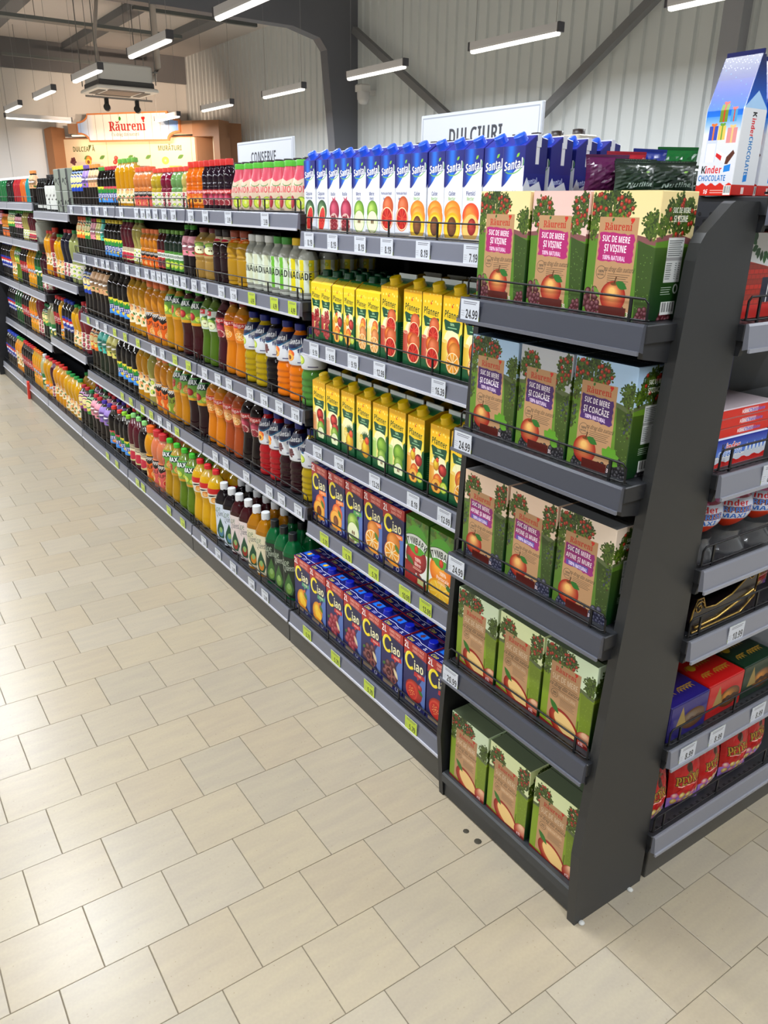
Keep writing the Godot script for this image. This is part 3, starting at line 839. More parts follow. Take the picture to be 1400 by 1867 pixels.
func art_label(w: PackedStringArray) -> ImageTexture:
	# a sleeve, drawn once and wrapped twice round its bottle
	var k := w[1]
	var a := Art.new(160, 160, Color.WHITE)
	a.reg(0, 0, 160, 160, 100, 100)
	match w[0]:
		"tea":
			var top: Color = {"y": Color(0.93, 0.85, 0.2), "r": Color(0.82, 0.25, 0.3), "p": Color(0.85, 0.5, 0.6)}[k]
			a.grad(0, 0, 100, 45, top, top.lightened(0.2))
			a.grad(0, 45, 100, 55, Color(0.5, 0.72, 0.93), Color(0.15, 0.5, 0.85))
			a.ball(74, 76, 20, 18, Color(0.9, 0.75, 0.1) if k == "y" else Color(0.85, 0.4, 0.2), Color(0.98, 0.9, 0.5), 5)
			for i in 4:
				a.leaf(46 + i * 4, 46, 40, 8, -2.2 + i * 0.45, Color(0.12, 0.45 + 0.05 * i, 0.2))
			a.poly([V(4, 46), V(96, 36), V(96, 66), V(4, 78)], Color(0.1, 0.14, 0.5))
			a.text("NESTEA", 50, 57, 30, Color.WHITE, "b", 0.72, -0.1)
		"ring":
			var c: Color = {"orange": Color(0.92, 0.42, 0.08), "green": Color(0.2, 0.55, 0.2), "purple": Color(0.55, 0.2, 0.48), "blue": Color(0.05, 0.25, 0.7)}[k]
			a.grad(0, 0, 100, 100, c.lightened(0.45), c)
			a.rect(0, 64, 100, 36, c)
			a.ring(50, 42, 40, 36, 7, Color(0.1, 0.1, 0.12))
			a.ell(50, 42, 32, 29, Color(0.95, 0.88, 0.62))
			a.ring(50, 42, 24, 22, 6, c)
			a.leaf(30, 80, 40, 8, -0.3, Color(0.95, 0.85, 0.4))
		"fuze":
			var c: Color = {"pink": Color(0.9, 0.55, 0.62), "yellow": Color(0.88, 0.85, 0.42), "teal": Color(0.25, 0.75, 0.68), "tan": Color(0.86, 0.66, 0.46), "violet": Color(0.55, 0.42, 0.75), "pale": Color(0.78, 0.78, 0.55)}[k]
			a.grad(0, 0, 100, 100, c.lightened(0.15), c)
			a.poly([V(20, 40), V(50, 30), V(82, 42), V(76, 72), V(28, 74)], c.darkened(0.35))
			a.leaf(32, 54, 40, 5, -0.1, Color.WHITE)
			a.ball(30, 84, 13, 11, Color(0.75, 0.3, 0.2), c.lightened(0.3), 4)
			a.leaf(56, 80, 30, 7, 0.3, Color(0.25, 0.4, 0.15))
		"fruit":
			a.rect(0, 0, 100, 100, Color(0.93, 0.88, 0.74))
			for i in 6:
				a.fruit("grapefruit" if k == "o" else "lime", 14 + (i % 3) * 34, 24 + (i / 3) * 52, 13)
				a.leaf(24 + (i % 3) * 34, 44 + (i / 3) * 44, 20, 5, i * 1.1, Color(0.25, 0.45, 0.2))
			a.ell(28, 12, 15, 9, Color(0.08, 0.2, 0.3))
		"cap":
			var c: Color = {"o": Color(0.9, 0.38, 0.06), "p": Color(0.85, 0.35, 0.33), "g": Color(0.5, 0.58, 0.15)}[k]
			a.rect(0, 0, 100, 100, c)
			a.rect(0, 0, 100, 26, Color(0.1, 0.06, 0.05))
			a.poly([V(30, 26), V(70, 26), V(50, 38)], Color(0.1, 0.06, 0.05))
			a.text("Cappy", 50, 12, 20, Color(0.95, 0.93, 0.9), "b", 0.8, 0, 0.5, 0, Color.BLACK, 0.3)
			a.text("PULPY", 50, 50, 22, Color(0.2, 0.1, 0.05), "b", 0.8)
			a.fruit("orange" if k != "g" else "lime", 30, 82, 14)
			a.fruit("blood" if k == "p" else "orange", 70, 82, 14)
		"max":
			var c: Color = {"o": Color(0.82, 0.5, 0.12), "d": Color(0.42, 0.08, 0.1), "g": Color(0.35, 0.55, 0.12)}[k]
			a.grad(0, 0, 100, 100, Color(0.3, 0.6, 0.25), Color(0.6, 0.68, 0.25))
			a.rect(0, 88, 100, 12, Color(0.85, 0.6, 0.1))
			a.poly([V(10, 10), V(86, 4), V(90, 30), V(12, 34)], Color(0.05, 0.18, 0.12))
			a.text("MAX", 50, 19, 28, Color.WHITE, "b", 0.8, -0.06)
			a.fruit("redapple" if k == "d" else ("lime" if k == "g" else "tomato"), 40, 62, 18)
			a.fruit("lime" if k != "o" else "orange", 70, 72, 14)
		"white":
			a.rect(0, 0, 100, 100, Color(0.82, 0.87, 0.82))
			a.rect(6, 0, 50, 22, Color(0.8, 0.12, 0.15))
			a.text("Prigat", 31, 11, 15, Color.WHITE, "b", 0.8)
			a.fruit("halfapple", 52, 64, 20)
			a.leaf(50, 40, 28, 7, -0.3, Color(0.2, 0.42, 0.2))
		"flag":
			var c: Color = {"orange": Color(0.9, 0.5, 0.06), "peach": Color(0.88, 0.45, 0.08), "grapefruit": Color(0.78, 0.32, 0.14), "cherry": Color(0.12, 0.04, 0.05), "pomegranate": Color(0.4, 0.08, 0.12)}[k]
			a.rect(0, 0, 100, 100, c)
			a.rect(8, 6, 84, 22, Color(0.78, 0.1, 0.12))
			a.text("Prigat", 50, 17, 20, Color(0.98, 0.9, 0.88), "b", 0.9)
			a.fruit(k, 50, 68, 22 if k != "orange" else 20)
		"fip":
			a.rect(0, 0, 100, 100, Color(0.85, 0.86, 0.88))
			var q := []
			for i in 21:
				q.append(V(i * 5, 38 + 12 * sin(i * 0.31 - 0.9)))
			a.poly(q + [V(100, 0), V(0, 0)], Color(0.1, 0.35, 0.5))
			q = []
			for i in 21:
				q.append(V(i * 5, 32 + 12 * sin(i * 0.31 - 0.9)))
			a.poly(q + [V(100, 0), V(0, 0)], Color(0.07, 0.09, 0.25))
			a.text("Santal", 47, 20, 22, Color.WHITE, "b", 0.74, -0.12, 0.5, 0, Color.BLACK, 0.15)
			a.text("fip", 68, 52, 17, Color(0.15, 0.18, 0.4), "b", 0.9)
			a.fruit("peach" if k == "o" else ("cherry" if k == "r" else "lime"), 34, 70, 15)
			a.lines(58, 88, 26, 1, 5, 4, Color(0.3, 0.3, 0.45))
		"stripe":
			var c: Color = {"w": Color(0.82, 0.84, 0.72), "g": Color(0.42, 0.72, 0.2), "y": Color(0.88, 0.82, 0.1)}[k]
			a.rect(0, 0, 100, 100, Color(0.85, 0.89, 0.82))
			for i in 3:
				a.rect(6 + i * 34, 0, 17, 100, c)
			a.text("UNADE", 50, 50, 30, Color(0.1, 0.11, 0.1), "b", 0.66)
			a.fruit("lime", 78, 14, 6)
		"carafe":
			a.rect(0, 0, 100, 100, Color(0.8, 0.72, 0.62))
			a.poly([V(0, 0), V(100, 0), V(100, 20), V(50, 34), V(0, 20)], Color(0.76, 0.25, 0.33))
			a.text("LIMON", 50, 52, 20, Color(0.78, 0.25, 0.3), "b", 0.85)
			a.ring(50, 38, 16, 7, 2, Color(0.3, 0.5, 0.25), 0.0, PI)
			a.fruit("lime", 62, 82, 14)
			a.ball(32, 80, 11, 14, Color(0.6, 0.1, 0.15), Color(0.85, 0.4, 0.4), 4)
		"aloe":
			var dark := k == "g"
			var c: Color = {"b": Color(0.8, 0.84, 0.9), "r": Color(0.86, 0.8, 0.79), "a": Color(0.86, 0.82, 0.7), "g": Color(0.1, 0.16, 0.12)}[k]
			a.rect(0, 0, 100, 100, c)
			a.text("Aloe", 34, 14, 20, Color(0.3, 0.42, 0.3) if not dark else Color(0.75, 0.8, 0.7), "s", 0.9, -0.1)
			a.text("Queen", 52, 28, 18, Color(0.25, 0.28, 0.3) if not dark else Color(0.85, 0.88, 0.8), "s", 0.8, -0.1)
			a.poly([V(50, 38), V(64, 62), V(70, 78), V(62, 94), V(40, 94), V(30, 78), V(36, 62)], Color(0.12, 0.3, 0.2) if not dark else Color(0.25, 0.42, 0.2))
			a.ell(50, 78, 12, 13, {"b": Color(0.3, 0.5, 0.6), "r": Color(0.6, 0.2, 0.15), "a": Color(0.8, 0.5, 0.12), "g": Color(0.45, 0.6, 0.25)}[k])
			a.ell(50, 72, 8, 8, Color(0.55, 0.7, 0.4))
			for e in [[16, 60], [84, 48], [82, 88], [14, 90]]:
				a.ell(e[0], e[1], 5, 5, {"b": Color(0.15, 0.18, 0.35), "r": Color(0.6, 0.1, 0.12), "a": Color(0.75, 0.5, 0.1), "g": Color(0.6, 0.65, 0.5)}[k])
		"cola":
			a.rect(0, 0, 100, 100, Color(0.62, 0.05, 0.09))
			a.text("Cola", 50, 45, 44, Color(0.96, 0.93, 0.93), "s", 0.9, -0.12, 0.5, 0, Color.BLACK, 0.3)
			a.ring(50, 62, 44, 14, 3, Color(0.95, 0.9, 0.9), 0.4, 2.6)
		"disc":
			a.grad(0, 0, 100, 100, Color(0.06, 0.15, 0.6), Color(0.05, 0.08, 0.4))
			a.ell(50, 46, 30, 28, Color(0.93, 0.93, 0.95))
			a.ring(50, 46, 30, 28, 18, Color(0.8, 0.1, 0.12), PI, TAU)
			a.ring(50, 46, 30, 28, 18, Color(0.05, 0.2, 0.65), 0.1, PI - 0.1)
			a.text("PEPSI", 50, 86, 20, Color.WHITE, "b", 0.8)
		"fanta":
			a.grad(0, 0, 100, 100, Color(0.95, 0.5, 0.05), Color(0.93, 0.6, 0.1))
			a.text("Fanta", 50, 42, 36, Color.WHITE, "b", 0.85, -0.12, 0.5, 3, Color(0.08, 0.12, 0.4))
			a.fruit("orange", 66, 80, 13)
			a.leaf(30, 66, 26, 7, 0.5, Color(0.15, 0.45, 0.15))
		"sprig":
			a.grad(0, 0, 100, 100, Color(0.1, 0.5, 0.22), Color(0.06, 0.35, 0.2))
			a.leaf(14, 52, 76, 9, -0.15, Color.WHITE)
			a.fruit("lemon", 64, 80, 12)
		"bloom":
			a.rect(0, 0, 100, 100, Color(0.9, 0.86, 0.8))
			for i in 9:
				a.fruit("pomegranate" if k == "c" else "lime", 14 + (i % 3) * 36, 18 + (i / 3) * 32, 9)
				a.leaf(26 + (i % 3) * 34, 24 + (i / 3) * 32, 18, 4, i, Color(0.35, 0.55, 0.3))
		"apple":
			a.rect(0, 0, 100, 100, Color(0.72, 0.6, 0.36))
			a.rect(0, 40, 100, 44, Color(0.72, 0.14, 0.1))
			a.fruit("halfapple", 54, 44, 26)
			a.ell(22, 30, 16, 12, Color(0.08, 0.1, 0.3))
		"dress":
			a.rect(0, 0, 100, 100, Color(0.9, 0.84, 0.7))
			for i in 3:
				a.rect(0, 4 + i * 9, 100, 4, Color(0.2, 0.1, 0.1))
			a.ell(50, 66, 30, 26, Color(0.75, 0.15, 0.25) if k == "b" else Color(0.2, 0.15, 0.2))
			a.rect(0, 92, 100, 8, Color(0.8, 0.76, 0.5))
		"slim":
			a.rect(0, 0, 100, 100, Color(0.3, 0.55, 0.2) if k == "g" else Color(0.72, 0.2, 0.18))
			a.rect(10, 14, 80, 28, Color(0.92, 0.93, 0.9))
			a.text("TYMBARK", 50, 28, 20, Color(0.06, 0.2, 0.1), "b", 0.72)
			a.fruit("lime" if k == "g" else "cherry", 50, 72, 20)
		"spark":
			a.rect(0, 0, 100, 100, Color(0.9, 0.88, 0.8))
			a.ell(50, 14, 46, 20, Color(0.75, 0.1, 0.1))
			a.leaf(30, 54, 44, 5, -0.3, Color(0.1, 0.1, 0.15))
			a.fruit("lemon" if k == "l" else "orange", 60, 80, 14)
		"script":
			a.rect(0, 0, 100, 100, Color(0.86, 0.87, 0.85))
			for i in 9:
				a.leaf(10 + i * 9, 56 - 8 * sin(i * 1.9), 15, 3, i * 1.3, Color(0.08, 0.08, 0.08))
		_:
			a.rect(0, 0, 100, 100, Color(0.5, 0.5, 0.5))
	return a.done()

# ---------------------------------------------------------------- bottles
# kind: name | look | shape | height | radius | body | cap | sleeve | sleeve from | to
const KINDS := {
	"tea_blue": "tea_bottle|dark iced tea bottle, blue sleeve, yellow cap|slim|.225|.032|120a08|d8cf2e|ring:blue|.36|.86",
	"tea_violet": "tea_bottle|dark iced tea bottle with violet sleeve|slim|.225|.032|140c0a|6a4f9a|fuze:violet|.45|.86",
	"tea_peach": "tea_bottle|dark iced tea bottle with peach sleeve|slim|.225|.032|140c0a|e08a3c|fuze:tan|.45|.86",
	"ntea_green": "tea_bottle|black iced tea bottle with green cap|slim|.205|.032|0e0807|3f8f2c|tea:y|.1|.5",
	"ntea_red": "tea_bottle|black iced tea bottle with red cap|slim|.205|.032|0e0807|b3202a|tea:r|.1|.5",
	"oj_big": "juice_bottle|yellow orange juice bottle with green cap|straight|.236|.037|c98a04|68a83a|fruit:o|.08|.38",
	"squat_peach": "juice_bottle|squat peach juice bottle, black label band|squat|.187|.0325|cf7a3c|e0552c|cap:p|.04|.4",
	"mini_yellow": "juice_bottle|small yellow juice bottle with red cap|squat|.175|.0325|b89a22|d8402c|bloom:y|.04|.4",
	"mini_crimson": "juice_bottle|small crimson juice bottle with red cap|squat|.175|.0325|7a1030|d8402c|bloom:c|.04|.4",
	"mini_green": "juice_bottle|small green juice bottle with red cap|squat|.175|.0325|6c9a58|d8402c|bloom:y|.04|.4",
	"mini_pale": "juice_bottle|small pale juice bottle with red cap|squat|.175|.0325|bfae5c|d8402c|bloom:c|.04|.4",
	"orange_red": "juice_bottle|ribbed orange juice bottle with red cap|ribbed|.19|.03|e06a04|d8301c|flag:peach|.1|.42",
	"grape_red": "juice_bottle|ribbed dark grape juice bottle, red cap|ribbed|.19|.03|1c0a1a|c82420|flag:pomegranate|.1|.42",
	"carafe": "lemonade_bottle|pink and cream lemonade carafe, green cap|carafe|.168|.041|b8a490|4fae2c|carafe:p|.03|.9",
	"o_orange": "soda_bottle|dark soda bottle with orange ringed sleeve|slim|.22|.032|141008|d8561c|ring:orange|.42|.9",
	"o_green": "soda_bottle|dark soda bottle with green ringed sleeve|slim|.22|.032|10140a|1f7a34|ring:green|.42|.9",
	"fz_pink": "tea_bottle|dark tea bottle with pink sleeve|slim|.215|.032|140c0a|9a2444|fuze:pink|.45|.88",
	"fz_yellow": "tea_bottle|dark tea bottle with yellow sleeve|slim|.215|.032|140c0a|d0ca34|fuze:yellow|.45|.88",
	"fz_teal": "tea_bottle|dark tea bottle with teal sleeve|slim|.215|.032|140c0a|2a9a84|fuze:teal|.45|.88",
	"ntea_yel": "tea_bottle|black iced tea bottle, yellow blue label|slim|.215|.035|0e0807|d8c02c|tea:y|.1|.52",
	"burg": "juice_bottle|waisted burgundy juice bottle, green cap|wavy|.225|.034|5c1424|5a9a3c|dress:b|.08|.36",
	"palejuice": "juice_bottle|waisted pale yellow juice bottle, green cap|wavy|.225|.035|a89c50|5a9a3c|bloom:y|.08|.36",
	"squat_orange": "juice_bottle|squat orange juice bottle, orange cap|squat|.185|.0325|c87810|e07038|cap:o|.04|.42",
	"slim_red": "juice_bottle|small glass bottle with red fruit label|slim|.19|.027|3a0a10|6a8a3a|slim:r|.06|.5",
	"slim_green": "juice_bottle|small glass bottle with green fruit label|slim|.19|.027|16281c|6a9a3a|slim:g|.06|.5",
	"dark_pink": "tea_bottle|dark tea bottle with wine red sleeve|slim|.22|.034|120a0c|3f9a2c|fuze:pink|.4|.78",
	"apple_tan": "juice_bottle|wide tan apple juice bottle, red label|straight|.212|.05|a8823c|6a2028|apple:t|.42|.74",
	"grape_dark": "juice_bottle|dotted dark grape juice bottle|ribbed|.212|.039|240c12|241a18|dress:b|.76|.86",
	"juice_yel": "juice_bottle|dotted golden pear juice bottle|ribbed|.212|.046|b88a1c|8a3a1c|cap:o|.78|.88",
	"stripe_plain": "lemonade_bottle|cloudy lemonade bottle, pale striped sleeve|ribbed|.203|.036|a8aaa0|d8dad6|stripe:w|.12|.66",
	"stripe_green": "lemonade_bottle|cloudy lemonade bottle, green striped sleeve|ribbed|.203|.036|a8aaa0|3f8f34|stripe:g|.12|.66",
	"stripe_yellow": "lemonade_bottle|cloudy lemonade bottle, yellow striped sleeve|ribbed|.203|.036|a8aaa0|e0b81c|stripe:y|.12|.66",
	"o_blue": "soda_bottle|dark soda bottle with blue ringed sleeve|soda|.315|.046|140c08|2a2a2a|ring:blue|.42|.84",
	"fz_tan": "tea_bottle|dark tea bottle with tan sleeve|soda|.315|.046|140c0a|8a5a34|fuze:tan|.5|.88",
	"ntea_big": "tea_bottle|large black iced tea bottle, blue label|soda|.315|.046|0e0807|241a18|tea:y|.2|.5",
	"fruit_orange": "juice_bottle|large amber drink bottle, printed fruit label|wavy|.315|.046|c08408|c8641c|fruit:o|.18|.5",
	"fruit_pale": "juice_bottle|large pale drink bottle, printed fruit label|wavy|.315|.046|a09a48|8aa84c|fruit:g|.18|.5",
	"cappy": "juice_bottle|large orange juice bottle, black label band|squat|.31|.046|d08414|e07038|cap:o|.08|.5",
	"cappy_green": "juice_bottle|large amber juice bottle, green label|squat|.31|.046|c8881c|5a9a3c|cap:g|.08|.5",
	"lime_lab": "juice_bottle|amber juice bottle with lime green label|soda|.315|.046|c0860c|6aa83a|max:g|.5|.85",
	"top_orange": "juice_bottle|amber juice bottle with leafy top label|soda|.315|.046|c8820c|4fae34|max:o|.5|.85",
	"top_dark": "juice_bottle|dark red juice bottle with leafy top label|soda|.315|.046|3c0a10|4fae34|max:d|.5|.85",
	"top_darkg": "juice_bottle|near black juice bottle with lime top label|soda|.315|.046|240810|4fae34|max:d|.5|.85",
	"green_white": "juice_bottle|green apple juice bottle, white label|wavy|.315|.045|4a6a10|2c4a1c|white:a|.5|.78",
	"burg_big": "juice_bottle|large burgundy juice bottle with red flag label|wavy|.315|.046|3e0e18|3a1018|flag:pomegranate|.46|.74",
	"orange_big": "juice_bottle|large orange juice bottle with red flag label|wavy|.315|.046|d87c06|8a2018|flag:orange|.46|.74",
	"grapefruit": "juice_bottle|large copper grapefruit bottle with red flag label|wavy|.315|.046|a8481a|8a2018|flag:grapefruit|.46|.74",
	"blackb": "juice_bottle|large black cherry bottle with red flag label|wavy|.315|.046|120608|2a1010|flag:pomegranate|.46|.74",
	"sb_yellow": "vitamin_bottle|ringed yellow vitamin drink, navy white sleeve|waist|.285|.048|b09408|101a6a|fip:y|.48|.86",
	"sb_dark": "vitamin_bottle|ringed black vitamin drink, navy white sleeve|waist|.285|.048|0e080a|101a6a|fip:r|.48|.86",
	"sb_orange": "vitamin_bottle|ringed orange vitamin drink, navy white sleeve|waist|.285|.048|e07206|101a6a|fip:o|.48|.86",
	"sb_green": "vitamin_bottle|ringed green vitamin drink, navy white sleeve|waist|.285|.048|4c8434|101a6a|fip:y|.48|.86",
	"sb_red": "vitamin_bottle|ringed red vitamin drink, navy white sleeve|waist|.285|.048|a8141c|101a6a|fip:o|.48|.86",
	"sb_darkred": "vitamin_bottle|ringed dark red vitamin drink, navy white sleeve|waist|.285|.048|280810|101a6a|fip:r|.48|.86",
	"fz_teal_b": "tea_bottle|large dark tea bottle, teal sleeve|soda|.315|.046|1a2414|2a9a84|fuze:teal|.5|.88",
	"fz_pale": "tea_bottle|large dark tea bottle, pale olive sleeve|soda|.315|.046|1a1a10|9a9a6a|fuze:yellow|.5|.88",
	"o_orange_l": "soda_bottle|large dark soda bottle, orange ringed sleeve|soda|.315|.046|141008|d8561c|ring:orange|.46|.86",
	"pepsi": "soda_bottle|black cola bottle with blue disc label|soda|.31|.046|0c0808|1c3aa8|disc:b|.3|.62",
	"orange": "soda_bottle|amber orange soda bottle with fruit label|soda|.31|.046|d88408|2f8a3c|fruit:o|.2|.6",
	"cola": "soda_bottle|black cola bottle with red label|soda|.31|.046|0e0706|c01c20|cola:r|.34|.62",
	"fanta": "soda_bottle|yellow orange soda bottle with orange label|soda|.31|.046|d89404|e0701c|fanta:o|.24|.58",
	"pale": "soda_bottle|pale lemon soda bottle|soda|.31|.046|b0ac78|d8d8d8|sprig:g|.2|.5",
	"mir": "soda_bottle|deep yellow soda bottle with red cap|wavy|.31|.046|d09204|c0242c|fanta:o|.1|.36",
	"darkred": "soda_bottle|dark wine red soda bottle|wavy|.31|.046|400a1c|c0242c|bloom:c|.1|.36",
	"yellowbig": "soda_bottle|broad bright yellow soda bottle, green cap|wavy|.3|.05|d89c06|1f8a3c|fruit:o|.1|.42",
	"orangebig2": "soda_bottle|broad orange soda bottle with red cap|wavy|.315|.05|d8900a|c8281c|fruit:o|.24|.5",
	"o_purple": "soda_bottle|soda bottle with purple ringed sleeve|soda|.28|.046|16100c|b0242c|ring:purple|.42|.84",
	"o_green_l": "soda_bottle|large soda bottle with green ringed sleeve|soda|.28|.046|10140a|1f7a44|ring:green|.42|.84",
	"fz_pink_l": "tea_bottle|large tea bottle, pink sleeve, red cap|soda|.27|.046|140c0a|c02a34|fuze:pink|.5|.86",
	"fz_violet": "tea_bottle|large tea bottle, violet sleeve and cap|soda|.27|.046|140c0a|46309a|fuze:violet|.5|.86",
	"nt_red": "tea_bottle|large black iced tea, red label, red cap|soda|.28|.046|0e0807|d8362c|tea:r|.16|.46",
	"nt_lime": "tea_bottle|large black iced tea, lime cap|soda|.29|.046|0e0807|8ac82c|tea:y|.16|.46",
	"burg_l": "juice_bottle|large burgundy cherry drink, pale green cap|soda|.32|.046|521420|8ad07a|dress:b|.12|.44",
	"burgdark": "juice_bottle|large black cherry drink, pale green cap|soda|.32|.046|140a0c|8ad07a|dress:b|.12|.44",
	"cappy_y": "juice_bottle|large yellow pulp juice, orange cap|squat|.32|.046|d8900a|e0601c|cap:o|.08|.48",
	"cappy_pink": "juice_bottle|large salmon grapefruit juice, red cap|squat|.32|.046|d87850|c0242c|cap:p|.08|.48",
	"max_o": "juice_bottle|amber juice bottle, leafy label, green cap|wavy|.32|.046|b88a0c|3fb02c|max:o|.48|.82",
	"max_g": "juice_bottle|olive green juice bottle, leafy label|wavy|.32|.046|5c7a10|3fb02c|max:g|.48|.82",
	"spark_y": "soda_bottle|tall yellow fizzy bottle, red cap|wavy|.32|.047|d8a40c|c81c24|spark:o|.5|.74",
	"aloe_b": "aloe_bottle|white sleeved aloe bottle, black drink inside|aloe|.285|.042|120a10|d8dadc|aloe:b|.03|.66",
	"aloe_r": "aloe_bottle|white sleeved aloe bottle, red drink inside|aloe|.285|.042|3a0c12|d8dadc|aloe:r|.03|.66",
	"aloe_a": "aloe_bottle|cream sleeved aloe bottle, amber drink inside|aloe|.285|.042|a86c08|d8dadc|aloe:a|.03|.66",
	"galoe": "aloe_bottle|dark sleeved aloe bottle of green plastic|aloe|.28|.039|0a5c30|14181a|aloe:g|.03|.66",
	"darkb": "soda_bottle|slim black bottle with white speckles|slim|.22|.033|0c0a0c|141414|script:w|.1|.2",
	"scriptb": "soda_bottle|black bottle with white scribbled label|slim|.24|.045|0c0a0c|1a1414|script:w|.06|.7",
	"crimson": "soda_bottle|large crimson soda bottle|wavy|.34|.05|7a1626|c0242c|bloom:c|.1|.4",
	"redbig": "juice_bottle|large brick red juice bottle|straight|.34|.05|8a2410|c0341c|bloom:c|.2|.5",
	"darkbig": "soda_bottle|large waisted indigo soda bottle|wavy|.34|.05|141428|b0242c|bloom:c|.1|.36",
	"palebig": "soda_bottle|large waisted pale green soda bottle|wavy|.34|.05|9aa060|2f8a44|bloom:y|.1|.36",
	"sprigb": "soda_bottle|green lime soda bottle|soda|.31|.046|1a4a20|1f7a34|sprig:g|.34|.6",
	"jug": "water_jug|big cloudy pale water jug|squat|.3|.08|9a9c90|5a8aa0||0|0",
	"p_blue": "soda_bottle|small bottle with blue sleeve|slim|.19|.033|182c6a|d8dadc||0|0",
	"p_green": "soda_bottle|small bottle with green sleeve|slim|.19|.033|0e6a34|d8dadc||0|0",
	"p_black": "soda_bottle|small black bottle with white cap|slim|.19|.033|100c0e|d8dadc||0|0",
	"p_red": "soda_bottle|small bottle with red sleeve|slim|.19|.033|a81c24|d8dadc||0|0",
	"p_orange": "soda_bottle|small bottle with orange sleeve|slim|.19|.033|d8641c|d8dadc||0|0",
	"p_teal": "soda_bottle|small bottle with teal sleeve|slim|.19|.033|1c8a8c|d8dadc||0|0",
	"jar": "jar|glass jar with dark lid on the rear row|squat|.2|.035|6a5a50|20181a||0|0",
}
const SHAPES := {
	"soda": [0.7, 0, 0.97, 0.03, 1, 0.12, 0.92, 0.28, 0.9, 0.36, 0.98, 0.52, 1, 0.64, 0.9, 0.76, 0.6, 0.85, 0.36, 0.91, 0.34, 0.94],
	"slim": [0.75, 0, 0.98, 0.03, 1, 0.1, 0.97, 0.3, 1, 0.55, 0.93, 0.7, 0.62, 0.82, 0.46, 0.88, 0.44, 0.92],
	"straight": [0.8, 0, 1, 0.03, 1, 0.3, 0.95, 0.36, 1, 0.42, 1, 0.7, 0.85, 0.79, 0.5, 0.87, 0.42, 0.92],
	"squat": [0.85, 0, 1, 0.03, 1, 0.44, 0.86, 0.5, 1, 0.58, 0.99, 0.7, 0.8, 0.8, 0.56, 0.86, 0.54, 0.9],
	"wavy": [0.78, 0, 0.98, 0.03, 1, 0.14, 0.84, 0.34, 0.8, 0.42, 0.93, 0.56, 1, 0.68, 0.86, 0.8, 0.5, 0.88, 0.36, 0.92, 0.35, 0.945],
	"carafe": [0.85, 0, 1, 0.04, 1, 0.3, 0.9, 0.5, 0.66, 0.7, 0.5, 0.84, 0.47, 0.9],
	"ribbed": [0.85, 0, 0.98, 0.02, 0.93, 0.08, 1, 0.12, 1, 0.44, 0.94, 0.48, 1, 0.52, 0.94, 0.56, 1, 0.6, 0.97, 0.68, 0.8, 0.77, 0.55, 0.83, 0.54, 0.89],
	"waist": [0.85, 0, 0.98, 0.02, 1, 0.06, 0.95, 0.09, 1, 0.12, 0.95, 0.17, 1, 0.2, 0.95, 0.25, 1, 0.28, 0.95, 0.33, 1, 0.36, 0.95, 0.41, 0.86, 0.46, 0.98, 0.5, 1, 0.64, 0.93, 0.74, 0.6, 0.85, 0.42, 0.9, 0.41, 0.93],
	"aloe": [0.9, 0, 1, 0.02, 1, 0.66, 0.95, 0.72, 0.7, 0.82, 0.46, 0.87, 0.45, 0.9],
}
func profile(shape: String, h: float, r: float) -> Array:
	var a: Array = SHAPES[shape]
	var p := []
	for i in a.size() / 2:
		p.append(V(a[2 * i] * r, a[2 * i + 1] * h))
	var out := []
	for i in p.size() - 1:
		for k in 3:
			out.append(p[i].cubic_interpolate(p[i + 1], p[maxi(i - 1, 0)], p[mini(i + 2, p.size() - 1)], k / 3.0))
	out.append(p[p.size() - 1])
	out.push_front(V(0.0005, 0))
	return out
func radius_at(p: Array, y: float) -> float:
	for i in range(1, p.size()):
		if p[i].y >= y:
			return lerpf(p[i - 1].x, p[i].x, clampf((y - p[i - 1].y) / maxf(p[i].y - p[i - 1].y, 1e-6), 0.0, 1.0))
	return p[p.size() - 1].x
func look(kind: String) -> PackedStringArray:
	return KINDS[kind].split("|")
func make_bottle(kind: String) -> Node3D:
	var k := look(kind)
	var h := k[3].to_float()
	var r := k[4].to_float()
	var sq := 5.0 if k[2] == "aloe" else 2.0
	var root := Node3D.new()
	var p := profile(k[2], h, r)
	if sq > 2.0:
		for i in p.size():
			p[i].x *= 0.88
	var b := MB.new()
	var liquid := p
	if k[2] in ["soda", "wavy", "straight", "squat"]:
		# above the drink the bottle is empty and paler
		liquid = []
		var empty := []
		for e in p:
			if e.y <= h * 0.845:
				liquid.append(e)
			else:
				empty.append(e)
		empty.push_front(liquid[liquid.size() - 1])
		b.lathe(empty, 24, sq)
		part("neck", b.mesh(), mat(Color(k[5]).lerp(Color(0.5, 0.5, 0.46), 0.36), 0.08, 0.0, null, 0.6), root)
		b = MB.new()
	b.lathe(liquid, 24, sq)
	part("body", b.mesh(), mat(Color(k[5]).darkened(0.06), 0.07, 0.0, null, 0.42), root)
	if k[7]:
		var y0 := k[8].to_float() * h
		var y1 := k[9].to_float() * h
		var q := []
		for i in 13:
			var y := lerpf(y0, y1, i / 12.0)
			q.append(V(radius_at(p, y) + 0.0009, y))
		b = MB.new()
		b.lathe(q, 24, sq, 2.0)
		part("label", b.mesh(), mat(Color.WHITE, 0.32, 0.0, tex(k[7])), root)
	var top: Vector2 = p[p.size() - 1]
	var cr := top.x * 1.12 if k[2] != "squat" else top.x * 1.1
	b = MB.new()
	b.lathe([V(cr, top.y - 0.012 * h), V(cr, h - 0.0025), V(cr - 0.002, h), V(0.0003, h)], 20)
	part("cap", b.mesh(), mat(Color(k[6]), 0.4), root)
	return root
